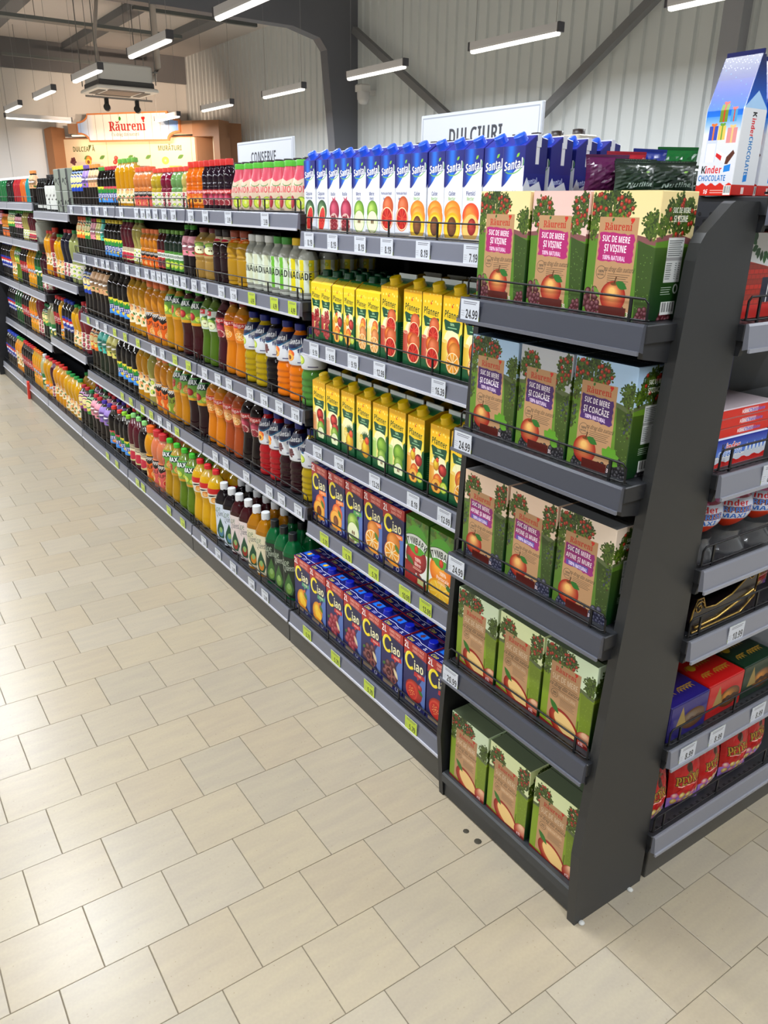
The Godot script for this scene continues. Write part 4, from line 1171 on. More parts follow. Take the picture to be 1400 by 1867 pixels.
func put(kind: String, at: Vector3, size: float, label: String, group: String, turn := 0.0) -> Node3D:
	var k := look(kind)
	var o: Node3D
	if not protos.has(kind):
		protos[kind] = make_bottle(kind)
		o = protos[kind]
		o.name = numbered(k[0])
		add_child(o)
	else:
		o = copy(protos[kind], k[0])
	o.position = at
	o.rotation.y = turn
	o.scale = Vector3(size, 1, size)
	tag(o, label, "jar" if k[0] == "jar" else ("jug" if k[0] == "water_jug" else "bottle"), group)
	return o
func nth(i: int, n: int, of := "") -> String:
	# i counts from the far end; said from the near end, where the dark end panel stands
	if n == 1:
		return ""
	return ", %s of %s from end panel" % [ORD[n - 1 - i], NUM[n]]
func row(y: float, x: float, where: String, z: float, runs: Array, deep := 0.0):
	for e in runs:
		var k := look(e[0])
		var r := k[4].to_float()
		var dz: float = (e[2] - z) / e[1]
		var size := minf(1.0, dz * 0.985 / (2.0 * r))
		for i in int(e[1]):
			var at := Vector3(x + r * size + rng.randf() * 0.004, y, z + dz * (i + 0.5))
			put(e[0], at, size, "%s, %s%s" % [k[1], where, nth(i, e[1])], "%ss, %s" % [k[0].replace("_", " "), where], rng.randf_range(0.2, 0.6))
			if deep > 0.0 and at.z > -6.0:
				put(e[0], at + Vector3(2.0 * r * size + 0.004, 0, 0), size, "%s, %s, behind the front one" % [k[1], where] if e[1] == 1 else "%s, %s rear row, %s of %s" % [k[1], where, ORD[e[1] - 1 - i], NUM[e[1]]], "%ss, %s" % [k[0].replace("_", " "), where], rng.randf_range(0.2, 0.6))
		z = e[2]

# ---------------------------------------------------------------- cartons and boxes
func carton_mesh(outline: Array, w: float, d: float, h: float, fu: float, sv: float) -> ArrayMesh:
	# outline: (depth, height) going round against the clock from the foot of the front; the print sheet holds front, side and top
	var b := MB.new()
	var uv := func(p: Vector2, z: float, where: int) -> Vector2:
		var q := Vector2(clampf(z / w + 0.5, 0.01, 0.99), clampf(p.y / h, 0.005, 0.995))
		var e := clampf(p.x / d, 0.01, 0.99)
		if where == 0:
			return Vector2(q.x * fu, 1.0 - q.y)
		if where == 1:
			return Vector2(fu + e * (1.0 - fu), (1.0 - q.y) * sv)
		return Vector2(fu + q.x * (1.0 - fu), sv + (1.0 - e) * (1.0 - sv))
	var n := outline.size()
	var c := 0.0015
	for i in n:
		var p: Vector2 = outline[i]
		var q: Vector2 = outline[(i + 1) % n]
		var nx := (q.y - p.y) / maxf(p.distance_to(q), 1e-6)
		var where := 0 if absf(nx) > 0.75 else 2
		var z0 := -w / 2 + c
		var z1 := w / 2 - c
		b.quad(Vector3(p.x, p.y, z0), Vector3(q.x, q.y, z0), Vector3(q.x, q.y, z1), Vector3(p.x, p.y, z1), uv.call(p, z0, where), uv.call(q, z0, where), uv.call(q, z1, where), uv.call(p, z1, where))
	# the two sides, a hair smaller all round, and the small slopes between
	var mid := Vector2(d / 2, h / 2)
	for s in [-1.0, 1.0]:
		var z: float = s * w / 2
		var zi: float = s * (w / 2 - c)
		for i in n:
			var p: Vector2 = outline[i]
			var q: Vector2 = outline[(i + 1) % n]
			var pi := p + (mid - p).normalized() * c
			var qi := q + (mid - q).normalized() * c
			var a := [Vector3(p.x, p.y, zi), Vector3(q.x, q.y, zi), Vector3(qi.x, qi.y, z), Vector3(pi.x, pi.y, z)]
			var ua := [uv.call(p, zi, 1), uv.call(q, zi, 1), uv.call(qi, z, 1), uv.call(pi, z, 1)]
			if s < 0:
				a.reverse()
				ua.reverse()
			b.quad(a[0], a[1], a[2], a[3], ua[0], ua[1], ua[2], ua[3])
			var t := [Vector3(mid.x, mid.y, z), Vector3(pi.x, pi.y, z), Vector3(qi.x, qi.y, z)]
			var ut := [uv.call(mid, z, 1), uv.call(pi, z, 1), uv.call(qi, z, 1)]
			if s > 0:
				b.tri(t[0], t[1], t[2], ut[0], ut[1], ut[2])
			else:
				b.tri(t[0], t[2], t[1], ut[0], ut[2], ut[1])
	return b.mesh()
func carton_cap(parent: Node, at: Vector3, r: float, h: float, tilt: float, c: Color):
	var b := MB.new()
	b.lathe([V(r * 1.12, 0), V(r * 1.12, h * 0.2), V(r, h * 0.25), V(r, h * 0.85), V(r * 0.9, h), V(0.0003, h)], 18)
	var o := part("cap", b.mesh(), mat(c, 0.35), parent)
	o.position = at
	o.rotation.z = tilt
# design: name, category, outline kind, w, d, h
func make_carton(id: String) -> Node3D:
	var w := id.split(":")
	var root := Node3D.new()
	match w[0]:
		"milk":
			part("body", carton_mesh([V(0, 0), V(0.07, 0), V(0.07, 0.23), V(0.034, 0.237), V(0, 0.214)], 0.072, 0.07, 0.237, 0.6667, 0.625), mat(Color.WHITE, 0.34, 0, tex(id)), root)
			carton_cap(root, Vector3(0.015, 0.222, 0.008), 0.0145, 0.019, 0.58, Color(0.05, 0.3, 0.85))
			var b := MB.new()
			b.box(Vector3(0.036, 0.212, 0.0361), Vector3(0.048, 0.238, 0.0375))
			b.box(Vector3(0.036, 0.237, -0.03), Vector3(0.046, 0.2395, 0.0375))
			part("fold_strip", b.mesh(), mat(Color(0.86, 0.87, 0.9), 0.4), root)
		"gable":
			part("body", carton_mesh([V(0, 0), V(0.068, 0), V(0.068, 0.212), V(0.03, 0.212), V(0, 0.19)], 0.07, 0.068, 0.212, 0.6667, 0.625), mat(Color.WHITE, 0.34, 0, tex(id)), root)
			carton_cap(root, Vector3(0.047, 0.212, 0.0), 0.017, 0.02, 0.0, Color(0.02, 0.27, 0.14))
		"big":
			part("body", carton_mesh([V(0, 0), V(0.09, 0), V(0.09, 0.236), V(0.06, 0.236), V(0, 0.216)], 0.088, 0.09, 0.236, 0.6667, 0.625), mat(Color.WHITE, 0.34, 0, tex(id)), root)
			carton_cap(root, Vector3(0.026, 0.224, 0.0), 0.0175, 0.021, 0.3, Color(0.92, 0.76, 0.03))
			var b := MB.new()
			b.box(Vector3(0.066, 0.236, -0.043), Vector3(0.07, 0.25, 0.043))
			part("top_fin", b.mesh(), mat(Color(0.82, 0.84, 0.82), 0.4), root)
		"pack":
			part("body", carton_mesh([V(0, 0), V(0.085, 0), V(0.085, 0.226), V(0, 0.226)], 0.118, 0.085, 0.226, 0.6667, 0.625), mat(Color.WHITE, 0.34, 0, tex(id)), root)
			carton_cap(root, Vector3(0.045, 0.226, 0.034), 0.0155, 0.016, 0.0, Color(0.03, 0.1, 0.62))
		"leafy":
			part("body", carton_mesh([V(0, 0), V(0.08, 0), V(0.08, 0.232), V(0, 0.22)], 0.122, 0.08, 0.232, 0.6667, 0.625), mat(Color.WHITE, 0.34, 0, tex(id)), root)
		"stand":
			part("body", carton_mesh([V(0, 0), V(0.103, 0), V(0.103, 0.222), V(0, 0.222)], 0.153, 0.103, 0.222, 0.6944, 0.625), mat(Color.WHITE, 0.36, 0, tex(id)), root)
			var b := MB.new()
			b.box(Vector3(0.051, 0.222, -0.075), Vector3(0.0515, 0.2226, 0.075))
			part("lid_seam", b.mesh(), mat(Color(0.12, 0.12, 0.11), 0.6), root)
	return root
func place_carton(id: String, at: Vector3, label: String, group: String, turn := 0.0) -> Node3D:
	var o: Node3D
	if not protos.has(id):
		protos[id] = make_carton(id)
		o = protos[id]
		o.name = numbered("juice_box" if id.begins_with("stand") else "juice_carton")
		add_child(o)
	else:
		o = copy(protos[id], "juice_box" if id.begins_with("stand") else "juice_carton")
	o.position = at
	o.rotation.y = turn
	tag(o, label, "box" if id.begins_with("stand") else "carton", group)
	return o
func carton_run(ids: Array, x: float, y: float, zs: Array, look_: String, where: String, deep := 0, pitch := 0.075):
	# ids[i] stands at zs[i], far end first
	for i in ids.size():
		var same := []
		for j in ids.size():
			if ids[j] == ids[i]:
				same.append(j)
		var f: String = ids[i].split(":")[1]
		var said: Dictionary = {"watermelon": "watermelon", "pomegranate": "pomegranate", "halfapple": "green apple", "blood": "blood orange", "peach": "peach", "apple": "whole peach", "cranberry": "cranberry", "multi": "mixed fruit", "grapefruit": "grapefruit", "orange": "orange", "redapple": "red apple", "pineapple": "pineapple", "mango": "mango", "raspberry": "raspberry", "cherry": "cherry", "tomato": "tomato", "red": "red apple"}
		var print_: String = said[f]
		if ids[i] == "milk:peach":
			print_ = "apricot"
		place_carton(ids[i], Vector3(x + rng.randf() * 0.004, y, zs[i]), "%s, %s print, %s%s" % [look_, print_, where, nth(same.find(i), same.size())], look_ + "s, " + where, rng.randf_range(-0.03, 0.03))
		for k in deep:
			place_carton(ids[i], Vector3(x + (k + 1) * pitch, y, zs[i] + rng.randf_range(-0.002, 0.002)), "%s, %s, row %s back behind %s print%s" % [look_.replace("juice ", ""), where, NUM[k + 1], print_, nth(same.find(i), same.size()).replace(" from end panel", "")], look_ + "s, " + where, rng.randf_range(-0.03, 0.03))

# ---------------------------------------------------------------- shelving
var DARK := Color(0.13, 0.135, 0.15)
var RAIL := Color(0.42, 0.43, 0.48)
func shelf(label: String, at: Vector3, l: float, depth: float, rail: Color, turn := 0.0, fence := 0.045, slots := false) -> Node3D:
	# at: the foot of the price rail at the far end; the shelf runs l along its own z and depth along its own x
	var o := thing("shelf", label, "shelf", at, turn, "metal shelves of the drinks run")
	var b := MB.new()
	b.cham(Vector3(0.004, 0.018, 0.002), Vector3(depth, 0.05, l - 0.002), 0.002)
	part("deck", b.mesh(), mat(DARK, 0.45), o)
	b = MB.new()
	b.extr(PackedVector2Array([V(-0.008, 0.004), V(0.004, 0.0), V(0.004, 0.051), V(-0.001, 0.052), V(-0.0035, 0.047)]), func(x, y, t): return Vector3(x, y, t), 0.004, l - 0.004)
	var pr := part("price_rail", b.mesh(), mat(rail, 0.28), o)
	b = MB.new()
	b.box(Vector3(-0.0125, -0.003, 0.004), Vector3(-0.008, 0.0045, l - 0.004))
	part("rail_lip", b.mesh(), mat(rail.lerp(Color(0.9, 0.9, 0.93), 0.2 if slots else 0.72), 0.25),  pr)
	for z in [0.008, l - 0.02]:
		b = MB.new()
		b.extr(PackedVector2Array([V(0.012, -0.012), V(depth, -0.05), V(depth, 0.018), V(0.006, 0.018)]), func(x, y, t): return Vector3(x, y, t), z, z + 0.012)
		part("bracket", b.mesh(), mat(DARK, 0.5), o)
	if fence > 0.0:
		b = MB.new()
		var y0 := 0.056
		var y1 := 0.05 + fence
		b.tube([Vector3(0.02, y0, 0.012), Vector3(0.012, y0, 0.02), Vector3(0.012, y0, l - 0.02), Vector3(0.02, y0, l - 0.012)], 0.0022)
		b.tube([Vector3(0.012, y0, 0.012), Vector3(0.012, y1 - 0.008, 0.012), Vector3(0.012, y1, 0.02), Vector3(0.012, y1, l - 0.02), Vector3(0.012, y1 - 0.008, l - 0.012), Vector3(0.012, y0, l - 0.012)], 0.0024)
		var n := maxi(2, int(round(l / 0.22)))
		for i in n:
			var z := 0.05 + (l - 0.1) * i / (n - 1)
			b.box(Vector3(0.010, 0.05, z - 0.003), Vector3(0.0135, y1 + 0.001, z + 0.003))
		part("wire_guard", b.mesh(), mat(Color(0.1, 0.1, 0.11), 0.4, 0.4), o)
	if slots:
		b = MB.new()
		for i in int(l / 0.024):
			var z := 0.012 + i * 0.024
			b.box(Vector3(0.0165, 0.0495, z), Vector3(0.0235, 0.0504, z + 0.009))
		var s := part("vent_slot", b.mesh(), mat(Color(0.01, 0.01, 0.012), 0.9), o)
		s.set_meta("kind", "stuff")
	return o
var tag_n := 0
func price_tag(idx: int, at: Vector3, label: String, turn := 0.0):
	if not protos.has("tag%d" % idx):
		var b := MB.new()
		b.box(Vector3(0, 0, -0.031), Vector3(0.0012, 0.046, 0.031))
		var u0 := (idx % 4) / 4.0 + 0.003
		var v0 := (idx / 4) / 4.0 + 0.004
		b.quad(Vector3(-0.0003, 0, -0.031), Vector3(-0.0003, 0, 0.031), Vector3(-0.0003, 0.046, 0.031), Vector3(-0.0003, 0.046, -0.031), V(u0, v0 + 0.242), V(u0 + 0.244, v0 + 0.242), V(u0 + 0.244, v0), V(u0, v0))
		protos["tag%d" % idx] = b.mesh()
	var o := part("price_tag", protos["tag%d" % idx], mat(Color.WHITE, 0.35, 0, tex("tags")), self)
	o.position = at
	o.rotation = Vector3(0, turn, 0)
	tag(o, label, "price tag", "price tags in the shelf rails")
const PRICES := ["8.19", "9.19", "12.99", "16.39", "13.29", "24.99", "20.99", "7.19", "3.99", "8.99", "10.99", "6.49", "5.79", "10.99", "12.99", "4.99"]
func tags(x: float, y: float, list: Array, idx: Array, where: String):
	# list: the places along z, far end first; idx: which slip (the last one goes on for the rest)
	for i in list.size():
		var k: int = idx[mini(i, idx.size() - 1)]
		var color := "yellow green" if k > 11 else "white"
		price_tag(k, Vector3(x, y + 0.003, list[i]), "%s price tag reading %s, on %s, %s" % [color, PRICES[k], where, "%s from its end" % ("tag %s" % count_word(list.size() - i))])
func count_word(n: int) -> String:
	var w := ["zero", "one", "two", "three", "four", "five", "six", "seven", "eight", "nine", "ten", "eleven", "twelve", "thirteen", "fourteen", "fifteen", "sixteen", "seventeen", "eighteen", "nineteen", "twenty", "twenty-one", "twenty-two", "twenty-three"]
	return w[n]

# ---------------------------------------------------------------- lamps
var lamp_mesh := {}
func lamp(x: float, z: float, y := 3.23, along_x := false):
	var l := 1.32
	var o := thing("pendant_lamp", "slim LED batten on two wires, %s" % lamp_where(x, z), "lamp", Vector3(x, y, z), PI / 2 if along_x else 0.0, "LED battens hung in rows")
	if lamp_mesh.is_empty():
		var b := MB.new()
		b.extr(PackedVector2Array([V(-0.032, 0.0), V(0.032, 0.0), V(0.036, 0.02), V(0.036, 0.08), V(-0.036, 0.08), V(-0.036, 0.02)]), func(px, py, t): return Vector3(px, py, t), -l / 2, l / 2)
		lamp_mesh.housing = b.mesh()
		b = MB.new()
		b.extr(PackedVector2Array([V(-0.03, -0.018), V(-0.018, -0.03), V(0.018, -0.03), V(0.03, -0.018), V(0.03, 0.0), V(-0.03, 0.0)]), func(px, py, t): return Vector3(px, py, t), -l / 2 + 0.01, l / 2 - 0.01)
		lamp_mesh.tube = b.mesh()
		b = MB.new()
		b.cham(Vector3(-0.04, -0.004, 0), Vector3(0.04, 0.084, 0.03), 0.004)
		lamp_mesh.end = b.mesh()
		b = MB.new()
		b.bar(Vector3(0, 0.08, 0), Vector3(0, 5.1 - 3.23, 0), 0.0025, 5)
		lamp_mesh.wire = b.mesh()
	part("housing", lamp_mesh.housing, mat(Color(0.85, 0.85, 0.87), 0.4), o)
	part("diffuser", lamp_mesh.tube, lamp_mesh.get_or_add("glow", glow(Color(1.0, 0.98, 0.94), 2.6)), o)
	for s in [-1, 1]:
		var e := part("end_cap", lamp_mesh.end, mat(Color(0.3, 0.3, 0.33), 0.5), o)
		e.position.z = l / 2 if s > 0 else -l / 2 - 0.03
		var w := part("wire", lamp_mesh.wire, mat(Color(0.55, 0.55, 0.56), 0.5), o)
		w.position.z = s * l * 0.46
	var a := AreaLight3D.new()
	a.name = "lamp_light"
	a.area_size = Vector2(0.05, l - 0.04)
	a.light_color = Color(0.955, 0.978, 1.0)
	a.light_energy = lamp_energy
	a.shadow_enabled = true
	a.set("area_range", 60.0)
	a.position = Vector3(0, -0.035, 0)
	a.rotation.x = -PI / 2
	o.add_child(a, true)
func lamp_where(x: float, z: float) -> String:
	if z < -19.0:
		return "turned crosswise before the back wall"
	var r := "wall row" if x > 5 else ("middle row" if x > 2 else ("drinks aisle row" if x > 0 else "next aisle row"))
	return "%s lamp of the %s, counted inwards" % [ORD[clampi(int(round((1.4 - z) / 2.6)), 0, 9)], r]

# ---------------------------------------------------------------- sweets
func art_sweet(k: String) -> ImageTexture:
	var a := Art.new(384, 512, Color.WHITE)
	match k:
		"tower":
			a.reg(0, 0, 256, 512, 77, 240)
			a.grad(0, 0, 77, 40, Color(0.07, 0.08, 0.3), Color(0.04, 0.13, 0.5))
			a.grad(0, 40, 77, 62, Color(0.04, 0.15, 0.55), Color(0.1, 0.45, 0.88))
			a.grad(0, 102, 77, 28, Color(0.3, 0.58, 0.92), Color(0.86, 0.88, 0.92))
			a.rect(0, 130, 77, 110, Color(0.86, 0.87, 0.9))
			for i in 60:
				var y := (i * 31) % 100
				a.ell((i * 47) % 77, y * (0.25 if i % 3 else 1.0), 0.9, 0.9, Color(0.75, 0.8, 0.95) if i % 3 else Color(0.25, 0.55, 0.92))
			for e in [[12, 118, 18, 26, Color(0.2, 0.3, 0.7), Color(0.85, 0.45, 0.2)], [52, 92, 13, 20, Color(0.3, 0.6, 0.8), Color(0.8, 0.3, 0.25)], [50, 122, 20, 26, Color(0.85, 0.55, 0.55), Color(0.9, 0.75, 0.5)], [30, 82, 16, 30, Color(0.45, 0.55, 0.14), Color(0.8, 0.2, 0.12)], [31, 118, 15, 24, Color(0.9, 0.75, 0.35), Color(0.4, 0.6, 0.2)]]:
				a.rect(e[0], e[1], e[2], e[3], e[4])
				a.rect(e[0] + e[2] * 0.42, e[1], e[2] * 0.18, e[3], e[5])
				a.ell(e[0] + e[2] * 0.38, e[1] - 2, 4, 2.4, e[5], 0.4)
				a.ell(e[0] + e[2] * 0.64, e[1] - 2, 4, 2.4, e[5], -0.4)
			a.rect(10, 142, 22, 38, Color(0.78, 0.81, 0.88))
			a.rect(12, 148, 18, 32, Color(0.92, 0.93, 0.96))
			a.poly([V(34, 158), V(58, 170), V(56, 184), V(32, 170)], Color(0.9, 0.9, 0.92))
			a.poly([V(34, 164), V(46, 170), V(45, 178), V(33, 170)], Color(0.8, 0.12, 0.14))
			a.poly([V(56, 172), V(68, 160), V(72, 166), V(60, 184), V(54, 184)], Color(0.33, 0.17, 0.12))
			a.text("K", 12, 193, 18, Color(0.06, 0.06, 0.07), "b", 0.9)
			a.text("inder", 33, 193, 17, Color(0.82, 0.1, 0.14), "b", 0.8)
			a.poly([V(54, 187), V(67, 184), V(67, 196), V(54, 198)], Color(0.1, 0.5, 0.85))
			a.text("CHOCOLATE", 32, 208, 14, Color(0.1, 0.42, 0.72), "b", 0.72)
			var q := []
			for i in 21:
				q.append(V(i * 3.85, 219 + 2.6 * sin(i * 1.3)))
			a.poly(q + [V(77, 240), V(0, 240)], Color(0.82, 0.14, 0.08))
			a.text("16", 22, 232, 11, Color.WHITE, "b", 0.8, 0, 0.5, 0, Color.BLACK, 0.2)
			a.lines(32, 229, 30, 2, 4, 1.6, Color(0.95, 0.7, 0.65))
			a.barcode(60, 221, 15, 17)
			a.reg(256, 0, 128, 320, 72, 240)
			a.grad(0, 0, 72, 90, Color(0.05, 0.08, 0.28), Color(0.08, 0.4, 0.85))
			a.poly([V(0, 90), V(36, 60), V(72, 90)], Color(0.65, 0.8, 0.95))
			a.rect(0, 90, 72, 150, Color(0.87, 0.88, 0.9))
			a.text("K", 36, 100, 17, Color(0.06, 0.06, 0.07), "b", 0.9, PI / 2)
			a.text("inder", 36, 122, 16, Color(0.82, 0.1, 0.14), "b", 0.8, PI / 2)
			a.text("CHOCOLATE", 36, 170, 16, Color(0.1, 0.42, 0.72), "b", 0.72, PI / 2)
			a.poly([V(30, 204), V(42, 202), V(42, 214), V(30, 216)], Color(0.1, 0.5, 0.85))
			a.rect(0, 221, 72, 19, Color(0.75, 0.12, 0.08))
			a.rect(30, 225, 9, 12, Color(0.9, 0.8, 0.78))
			a.reg(256, 320, 128, 192, 77, 72)
			a.rect(0, 0, 77, 72, Color(0.06, 0.08, 0.28))
			return a.done()
		"nuts":
			a.reg(0, 0, 384, 512, 100, 133)
			a.grad(0, 0, 100, 133, Color(0.09, 0.13, 0.1), Color(0.06, 0.2, 0.09))
			a.text("Nutline", 54, 92, 23, Color(0.7, 0.78, 0.72), "b", 0.8, -0.12, 0.5, 0, Color.BLACK, 0.25)
			a.leaf(66, 48, 14, 4, -0.6, Color(0.5, 0.7, 0.25))
			return a.done()
		"pedro":
			a.reg(0, 0, 384, 512, 100, 133)
			a.grad(0, 0, 100, 133, Color(0.78, 0.06, 0.08), Color(0.7, 0.04, 0.06))
			a.ell(50, 42, 9, 11, Color(0.25, 0.12, 0.05))
			a.poly([V(30, 34), V(70, 30), V(60, 26), V(54, 16), V(44, 18), V(40, 28)], Color(0.4, 0.25, 0.06))
			a.poly([V(50, 48), V(68, 58), V(50, 56), V(32, 60)], Color(0.5, 0.35, 0.08))
			a.text("PEDRO", 50, 68, 26, Color(0.7, 0.55, 0.12), "sb", 0.85, -0.05, 0.5, 1.5, Color(0.2, 0.06, 0.03))
			a.lines(18, 80, 64, 1, 4, 2.5, Color(0.95, 0.7, 0.65))
			a.ell(50, 124, 60, 24, Color(0.6, 0.45, 0.75))
			for i in 9:
				a.ball(14 + (i % 5) * 18, 104 + (i / 5) * 14, 8, 7, Color(0.75, 0.6, 0.25) if i % 3 else Color(0.75, 0.35, 0.55), Color(0.97, 0.92, 0.7), 4)
			return a.done()
		"egg":
			a.reg(0, 0, 384, 512, 100, 133)
			a.grad(0, 0, 100, 60, Color(0.8, 0.25, 0.6), Color(0.55, 0.35, 0.3))
			for i in 14:
				a.leaf((i * 37) % 100, (i * 13) % 50, 18, 6, i * 1.3, [Color(0.2, 0.45, 0.2), Color(0.85, 0.5, 0.7), Color(0.3, 0.15, 0.1)][i % 3])
			a.rect(0, 44, 100, 56, Color(0.82, 0.85, 0.93))
			a.text("K", 30, 54, 19, Color(0.06, 0.06, 0.07), "b", 0.9)
			a.text("inder", 55, 54, 18, Color(0.8, 0.1, 0.14), "b", 0.8)
			a.text("SURPRISE", 50, 71, 18, Color(0.25, 0.5, 0.85), "b", 0.75, -0.04, 0.5, 1.4, Color(0.5, 0.2, 0.1))
			a.text("MAXI", 54, 87, 17, Color(0.1, 0.4, 0.8), "b", 0.9, -0.04)
			a.poly([V(0, 95), V(30, 101), V(60, 94), V(100, 99), V(100, 133), V(0, 133)], Color(0.85, 0.22, 0.06))
			return a.done()
		"slab":
			a.reg(0, 0, 384, 512, 190, 66)
			a.grad(0, 0, 190, 40, Color(0.06, 0.16, 0.6), Color(0.35, 0.55, 0.9))
			a.rect(0, 44, 190, 22, Color(0.88, 0.9, 0.94))
			a.text("K", 32, 20, 26, Color(0.06, 0.06, 0.07), "b", 0.9)
			a.text("inder", 66, 20, 25, Color(0.8, 0.1, 0.14), "b", 0.8, 0, 0.5, 1.2, Color.WHITE)
			a.text("CHOCOLATE", 58, 36, 18, Color(0.2, 0.5, 0.9), "b", 0.8, 0, 0.5, 1.2, Color.WHITE)
			for i in 6:
				a.poly([V(110 + i * 14, 44), V(117 + i * 14, 18 + 5 * (i % 2)), V(124 + i * 14, 44)], Color(0.85, 0.9, 0.97))
			var q := []
			for i in 21:
				q.append(V(i * 9.5, 54 + 3 * sin(i * 1.5)))
			a.poly(q + [V(190, 66), V(0, 66)], Color(0.85, 0.12, 0.1))
			return a.done()
		"redslab":
			a.reg(0, 0, 384, 512, 190, 20)
			a.rect(0, 0, 190, 20, Color(0.83, 0.13, 0.08))
			a.rect(80, 4, 50, 12, Color(0.85, 0.6, 0.65))
			a.text("Kinder", 94, 10, 13, Color(0.96, 0.9, 0.9), "b", 1.0)
			a.text("Chocolate", 126, 10, 12, Color(0.25, 0.4, 0.8), "b", 1.0)
			return a.done()
	# gift boxes: a colour with gold stars and a night village
	var c: Color = {"giftblue": Color(0.16, 0.12, 0.45), "giftred": Color(0.75, 0.08, 0.08), "giftgreen": Color(0.05, 0.18, 0.1), "night": Color(0.03, 0.06, 0.28)}[k]
	a.reg(0, 0, 384, 512, 100, 133)
	a.rect(0, 0, 100, 133, c)
	for i in 16:
		var x := 16.0 + (i * 41) % 74
		var y := 14.0 + (i * 23) % 46
		for t in 3:
			a.leaf(x - 5, y, 10, 1.2, t * PI / 3, Color(0.72, 0.55, 0.16))
	a.ell(20, 20, 9, 6, Color(0.8, 0.66, 0.15))
	a.ball(64, 104, 32, 22, Color(0.35, 0.2, 0.06), Color(0.85, 0.55, 0.15) if k != "giftblue" else Color(0.5, 0.45, 0.4), 7)
	a.poly([V(30, 66), V(44, 110), V(16, 110)], Color(0.6, 0.5, 0.25))
	for i in 5:
		a.ell(50 + i * 9, 108 - 3 * (i % 2), 7, 5, Color(0.25, 0.14, 0.06))
	return a.done()
func stex(k: String) -> ImageTexture:
	if not texs.has("sweet" + k):
		texs["sweet" + k] = art_sweet(k)
	return texs["sweet" + k]
func bag_mesh(w: float, h: float, d: float, seed_: int) -> ArrayMesh:
	# a filled pouch with flat crimped ends; its face looks towards +z
	var n := FastNoiseLite.new()
	n.seed = seed_
	n.frequency = 9.0
	var b := MB.new()
	var gx := 12
	var gy := 16
	for side in [1.0, -1.0]:
		var pt := func(i: int, j: int) -> Vector3:
			var u := float(i) / gx
			var v := float(j) / gy
			var k := pow(maxf(sin(PI * u), 0.0), 0.6) * pow(maxf(sin(PI * clampf((v - 0.02) / 0.88, 0.0, 1.0)), 0.0), 0.5)
			var pinch := 1.0 - 0.07 * sin(PI * v)
			return Vector3((u - 0.5) * w * pinch, v * h, side * (d * 0.5 * k * (1.0 + 0.25 * n.get_noise_2d(u, v)) + 0.0006))
		for i in gx:
			for j in gy:
				var uv := func(a: int, c: int): return V(float(a) / gx, 1.0 - float(c) / gy)
				if side > 0:
					b.quad(pt.call(i, j), pt.call(i + 1, j), pt.call(i + 1, j + 1), pt.call(i, j + 1), uv.call(i, j), uv.call(i + 1, j), uv.call(i + 1, j + 1), uv.call(i, j + 1))
				else:
					b.quad(pt.call(i + 1, j), pt.call(i, j), pt.call(i, j + 1), pt.call(i + 1, j + 1), uv.call(i + 1, j), uv.call(i, j), uv.call(i, j + 1), uv.call(i + 1, j + 1))
	return b.mesh()
func bag(called: String, label: String, at: Vector3, w: float, h: float, d: float, m: Material, turn: float, tilt: float, group := ""):
	var o := thing(called, label, "bag", at, 0.0, group)
	o.rotation = Vector3(tilt, turn, 0)
	part("pouch", bag_mesh(w, h, d, int(at.x * 1000)), m, o)
	var b := MB.new()
	b.box(Vector3(-w * 0.49, h * 0.965, -0.0012), Vector3(w * 0.49, h * 1.005, 0.0012))
	part("top_seal", b.mesh(), m, o)
func flat_box(called: String, label: String, cat: String, lo: Vector3, hi: Vector3, face: Material, rest: Material, group := "") -> Node3D:
	# a box whose +z face (and its lid, when the face covers it) is printed
	var o := thing(called, label, cat, Vector3((lo.x + hi.x) / 2, lo.y, (lo.z + hi.z) / 2), 0.0, group)
	var s := (hi - lo) / 2
	var b := MB.new()
	b.cham(Vector3(-s.x, 0, -s.z), Vector3(s.x, s.y * 2, s.z), 0.0015)
	part("body", b.mesh(), rest, o)
	b = MB.new()
	var e := 0.0006
	b.quad(Vector3(-s.x + 0.002, 0.001, s.z + e), Vector3(s.x - 0.002, 0.001, s.z + e), Vector3(s.x - 0.002, s.y * 2 - 0.002, s.z + e), Vector3(-s.x + 0.002, s.y * 2 - 0.002, s.z + e))
	b.quad(Vector3(-s.x - e, 0.001, -s.z + 0.002), Vector3(-s.x - e, 0.001, s.z - 0.002), Vector3(-s.x - e, s.y * 2 - 0.002, s.z - 0.002), Vector3(-s.x - e, s.y * 2 - 0.002, -s.z + 0.002))
	part("print", b.mesh(), face, o)
	return o

